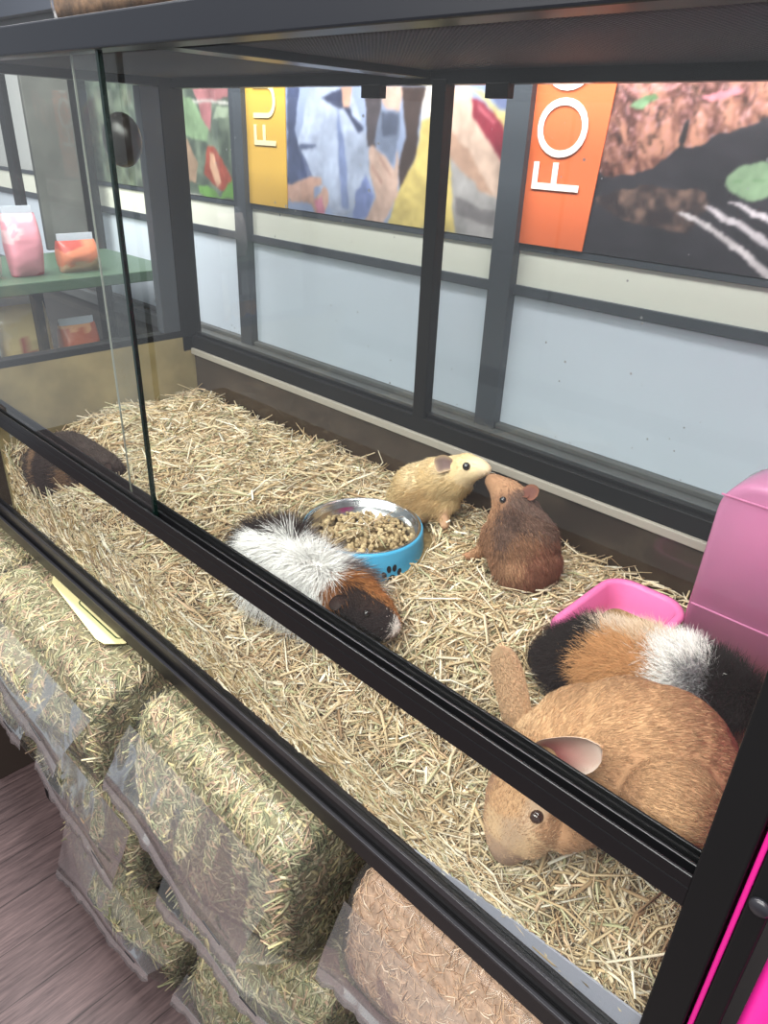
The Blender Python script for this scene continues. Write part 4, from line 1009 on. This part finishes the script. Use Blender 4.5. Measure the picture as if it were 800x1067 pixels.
    if slot:
        t = .86; p = s3[int(t * nu)]; dv = unit(np.array([s3[-1] - s3[0]]))[0]
        bm = bmesh.new(); box(bm, (-.020, -.0008, -.0016), (.020, .0008, .0016), .0006)
        mz = Matrix.Rotation(math.atan2(-dv[2], dv[0]), 4, 'Y'); bmesh.ops.transform(bm, matrix=Matrix.Translation(Vector(p) + Vector((0, -.004, .014))) @ mz, verts=bm.verts)
        obj('handle_slot', bm, M['paw'], root)
    return root
bag('large clear bag of green hay on top tier, left of the shavings bag', .535, .905, -.062, -.034, -.292, ((.530, -.150), (.868, -.240), -.112), HAYBAG, n=9000, seed=2)
bag('clear bag of hay on top tier under the yellow card', .020, .485, -.100, -.036, -.292, ((.06, -.055), (.445, -.175), -.150), HAYBAG, n=9000, seed=3)
bag('clear bag of hay on top tier, cut by the left picture edge', -.235, .005, -.085, -.036, -.292, ((-.22, -.15), (-.01, -.16), -.13), HAYBAG, n=5000, seed=12)
bag('clear bag of pale pinkish wood shavings on top tier at the right', .975, 1.325, -.022, -.034, -.285, ((.962, -.200), (1.31, -.075), -.052), SHAVE, n=11000, seed=4, lw=(.0004, .0014), ll=.022, slot=False, group='bags of hay under the enclosure', cat='bag of shavings', name='shavings_bag', under=(176, 146, 120))
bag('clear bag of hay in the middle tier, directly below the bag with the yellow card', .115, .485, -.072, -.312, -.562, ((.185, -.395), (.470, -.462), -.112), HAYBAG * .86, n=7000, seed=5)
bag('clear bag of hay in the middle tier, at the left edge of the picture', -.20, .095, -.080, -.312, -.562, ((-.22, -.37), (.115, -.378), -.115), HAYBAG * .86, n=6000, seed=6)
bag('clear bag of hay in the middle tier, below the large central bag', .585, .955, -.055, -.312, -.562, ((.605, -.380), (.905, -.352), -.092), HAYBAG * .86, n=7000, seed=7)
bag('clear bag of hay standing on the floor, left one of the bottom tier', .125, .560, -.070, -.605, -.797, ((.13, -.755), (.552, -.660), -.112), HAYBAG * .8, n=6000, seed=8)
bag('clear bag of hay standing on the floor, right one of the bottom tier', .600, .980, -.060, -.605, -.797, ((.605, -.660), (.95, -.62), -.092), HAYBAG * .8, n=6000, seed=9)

card = thing('price_card', (.27, .04, -.03), 'pale yellow card with a green outline lying on the left hay bag under the rail', 'card')
def quad_slab(name, pts, z0, z1, mat, parent):
    bm = bmesh.new(); a = [bm.verts.new((x, y, z0)) for x, y in pts]; b = [bm.verts.new((x, y, z1)) for x, y in pts]
    bm.faces.new(a[::-1]); bm.faces.new(b); n = len(pts)
    for i in range(n): bm.faces.new((a[i], a[(i + 1) % n], b[(i + 1) % n], b[i]))
    bmesh.ops.recalc_face_normals(bm, faces=bm.faces)
    return obj(name, bm, mat, parent)
quad_slab('card_sheet', [(.130, .010), (.155, -.004), (.368, -.024), (.390, -.020), (.412, .005), (.412, .10), (.135, .10)], -.0295, -.0285, M['card'], card)
def ribbon(name, pts, w, z0, z1, mat, parent):
    pts = np.array(pts, float); n = len(pts); t = unit(np.roll(pts, -1, 0) - np.roll(pts, 1, 0)); s = np.stack([-t[:, 1], t[:, 0]], 1) * w
    bm = bmesh.new(); A = [[bm.verts.new((*p, z)) for z in (z0, z1)] for p in pts - s]; B = [[bm.verts.new((*p, z)) for z in (z0, z1)] for p in pts + s]
    for i in range(n):
        j = (i + 1) % n
        bm.faces.new((A[i][1], A[j][1], B[j][1], B[i][1])); bm.faces.new((A[i][0], A[j][0], A[j][1], A[i][1])); bm.faces.new((B[i][0], B[i][1], B[j][1], B[j][0]))
    return obj(name, bm, mat, parent)
ribbon('printed_outline', rrect(.245, .398, .002, .075, .012, 0)[:, :2], .0011, -.0286, -.0280, M['green_print'], card)

# ================================================================== NEIGHBOURING SHOP FITTINGS
shelf = thing('shop_shelf', (-.42, .25, FLOOR), 'dark shop shelving with a green board seen through the left pane', 'shelf')
boxes('shelf_board', [((-.62, -.10, .408), (-.25, .565, .432))], M['green_board'], shelf, .002)
boxes('shelf_board', [((-.62, -.10, .165), (-.22, .565, .190))], M['wood_dark'], shelf, .002)
for y, d in ((-.10, .03), (.362, .016), (.54, .03)):
    boxes('upright', [((-.66, y, FLOOR), (-.62, y + d, .84))], M['black_matt'], shelf, .002)
boxes('back_panel', [((-.67, .425, .432), (-.655, .58, .84))], M['display'], shelf, .002)
boxes('upright', [((-.285, .215, .19), (-.262, .232, .408))], M['black_matt'], shelf, .001)
boxes('base_cabinet', [((-.62, -.10, FLOOR), (-.25, .565, .165))], M['wood_dark'], shelf, .003)
def pouch(label, x, y0, y1, z0, z1, depth, cols, seed, group='packets on the shop shelf'):
    root = thing('food_packet', (x - depth / 2, (y0 + y1) / 2, z0), label, 'packet', group)
    nu, nv = 40, 30; th = np.linspace(0, 2 * np.pi, nu, endpoint=False); v = np.linspace(0, 1, nv)
    fat = np.clip(np.sin(np.pi * (v * .88 + .07)) ** .55, 0, 1)
    ct, st = np.cos(th), np.sin(th); e = .55
    X = x - depth / 2 + (np.sign(ct) * np.abs(ct) ** e)[:, None] * (depth / 2 * fat)[None]
    Yy = (y0 + y1) / 2 + (np.sign(st) * np.abs(st) ** e)[:, None] * ((y1 - y0) / 2 * (.93 + .07 * fat))[None]
    Z = z0 + .0012 + (z1 - z0 - .0012) * v[None] + 0 * X
    wr = (fbm(Yy * 30, Z * 30, seed) - .47) * .012; X = X + wr
    n1 = fbm(Yy * 26, Z * 20, seed + 5); k = np.clip(((v[None] * .6 + n1 * .9) * len(cols) * .72).astype(int), 0, len(cols) - 1)
    col = np.array([lin(c) for c in cols])[k]
    V = np.stack([X, Yy, Z], -1).reshape(-1, 3); F = grid_faces(nu, nv, True)
    o = raw('packet_body', V, F, M['pack'], root, col.reshape(-1, 3), smooth=True)
    boxes('crimped_top', [((x - depth / 2 - .0015, y0 + .004, z1 - .004), (x - depth / 2 + .0015, y1 - .004, z1 + .014))], M['frosted'], root, 0)
pouch('beige and green food packet on the lower shelf behind the dark guinea pig', -.30, .155, .262, .19, .375, .07, [(64, 84, 58), (150, 60, 50), (190, 170, 120), (196, 178, 140), (205, 195, 175)], 3)
pouch('orange brown food packet at the far end of the lower shelf', -.30, .285, .375, .19, .315, .07, [(150, 90, 60), (190, 120, 80), (176, 92, 66), (205, 150, 110)], 5)
pouch('blue and red food packet on the lower shelf at the left picture edge', -.29, .070, .135, .19, .315, .07, [(160, 40, 50), (60, 70, 150), (40, 90, 170), (210, 150, 90), (50, 110, 190)], 7)
pouch('white packet with red on the upper shelf behind the sliding pane', -.30, .09, .185, .432, .54, .07, [(170, 50, 55), (230, 225, 222), (215, 205, 205), (235, 230, 230)], 9)
pouch('pink packet on the upper shelf next to the white one', -.30, .205, .275, .432, .56, .07, [(190, 60, 80), (226, 150, 165), (232, 190, 196)], 11)
pouch('tan and red packet on the upper shelf beside the pink one', -.30, .31, .40, .432, .50, .06, [(190, 150, 120), (200, 120, 90), (170, 70, 60)], 13)

# pellet bag and carton on top of the lid
pb = thing('pellet_bag', (.54, .06, .832), 'clear edged bag of brown pellets standing on the enclosure lid', 'bag')
rg = []
for z, ins, r in ((.8335, .012, .012), (.836, .003, .018), (.846, 0, .02), (.95, .004, .02), (1.05, .018, .02)):
    rg.append(rrect(.445 + ins, .632 - ins, .018 + ins * .6, .105 - ins * .6, r, z))
loft('pellet_fill', [np.array(q) for q in rg], pbr('brown_pellets', (128, 98, 70), .8, bump=1.0, bscale=90, var=.7), pb)
loft('clear_wrap', [q + (q - q.mean(0)) * [.035, .05, 0] for q in rg], M['film'], pb)
cb = thing('carton', (.79, .05, .832), 'small purple carton on the lid beside the pellet bag', 'carton')
bm = bmesh.new(); box(bm, (.745, .030, .832), (.84, .085, .96), .002); obj('carton_box', bm, M['purple'], cb)
bm = bmesh.new(); box(bm, (.752, .0285, .85), (.833, .0300, .94), .0003); obj('carton_label', bm, M['white_print'], cb)

# pink pen outside the right end
pen = thing('pink_pen', (1.38, .02, FLOOR), 'pink tube and black frame of a neighbouring pen at the right picture edge', 'pen')
boxes('side_sheet', [((1.3385, .002, -.02), (1.3425, .40, .62))], M['pink_hot'], pen, .001)
boxes('upright', [((1.3435, -.006, FLOOR), (1.3575, .020, .78))], M['black_matt'], pen, .0015)
lathe('bolt_head', [(.0001, .004), (.005, .004), (.007, .002), (.0072, 0), (.0001, 0)], M['track'], pen, (0, 0, 0), 20).data.transform(Matrix.Translation((1.3515, -.006, .30)) @ Matrix.Rotation(math.pi / 2, 4, 'X'))
lathe('tube', [(.0001, FLOOR), (.0125, FLOOR + .001), (.0125, .40), (.0120, .404), (.0100, .408), (.0001, .409)], M['pink_hot'], pen, (1.3790, .004, 0), 32)

# ================================================================== LIGHT
def area(name, loc, target, sx, sy, power, col=(1, 1, 1)):
    l = bpy.data.lights.new(name, 'AREA'); l.shape = 'RECTANGLE'; l.size = sx; l.size_y = sy; l.energy = power; l.color = col
    o = bpy.data.objects.new(name, l); o.location = loc
    o.rotation_euler = (Vector(target) - Vector(loc)).to_track_quat('-Z', 'Y').to_euler(); C.objects.link(o); return o
area('ceiling_light_front', (.9, -1.3, 1.75), (.7, .1, .1), 2.4, .9, 100, (1, .97, .935))
area('ceiling_light_over', (.5, -.02, 1.8), (.5, .12, 0), 2.6, .5, 112, (1, .985, .97))
w = bpy.data.worlds.new('shop_light'); bpy.context.scene.world = w; w.use_nodes = True
bg = w.node_tree.nodes['Background']; bg.inputs[0].default_value = (.86, .92, 1.0, 1); bg.inputs[1].default_value = .5

# ================================================================== CAMERA
cam = bpy.data.cameras.new('camera'); co_ = bpy.data.objects.new('camera', cam); C.objects.link(co_)
cam.sensor_fit = 'HORIZONTAL'; cam.sensor_width = 36.0; cam.lens = 751.87 / 800 * 36.0; cam.clip_start = .01
pitch, yaw, roll = -0.482456, 0.752294, 0.042983
fw = Vector((-math.sin(yaw) * math.cos(pitch), math.cos(yaw) * math.cos(pitch), math.sin(pitch)))
rt = Vector((math.cos(yaw), math.sin(yaw), 0)); up = rt.cross(fw)
r2 = rt * math.cos(roll) + up * math.sin(roll); u2 = -rt * math.sin(roll) + up * math.cos(roll)
mw = Matrix((( r2.x, u2.x, -fw.x, 1.371174), (r2.y, u2.y, -fw.y, -.403219), (r2.z, u2.z, -fw.z, .738257), (0, 0, 0, 1)))
co_.matrix_world = mw
sc = bpy.context.scene; sc.camera = co_
sc.view_settings.view_transform = 'Standard'; sc.view_settings.look = 'None'; sc.view_settings.gamma = 1.0
sc.view_settings.exposure = 0.0; sc.view_settings.use_curve_mapping = False
sc.cycles.transparent_max_bounces = 40; sc.cycles.max_bounces = 8
sc.cycles.caustics_reflective = False; sc.cycles.caustics_refractive = False
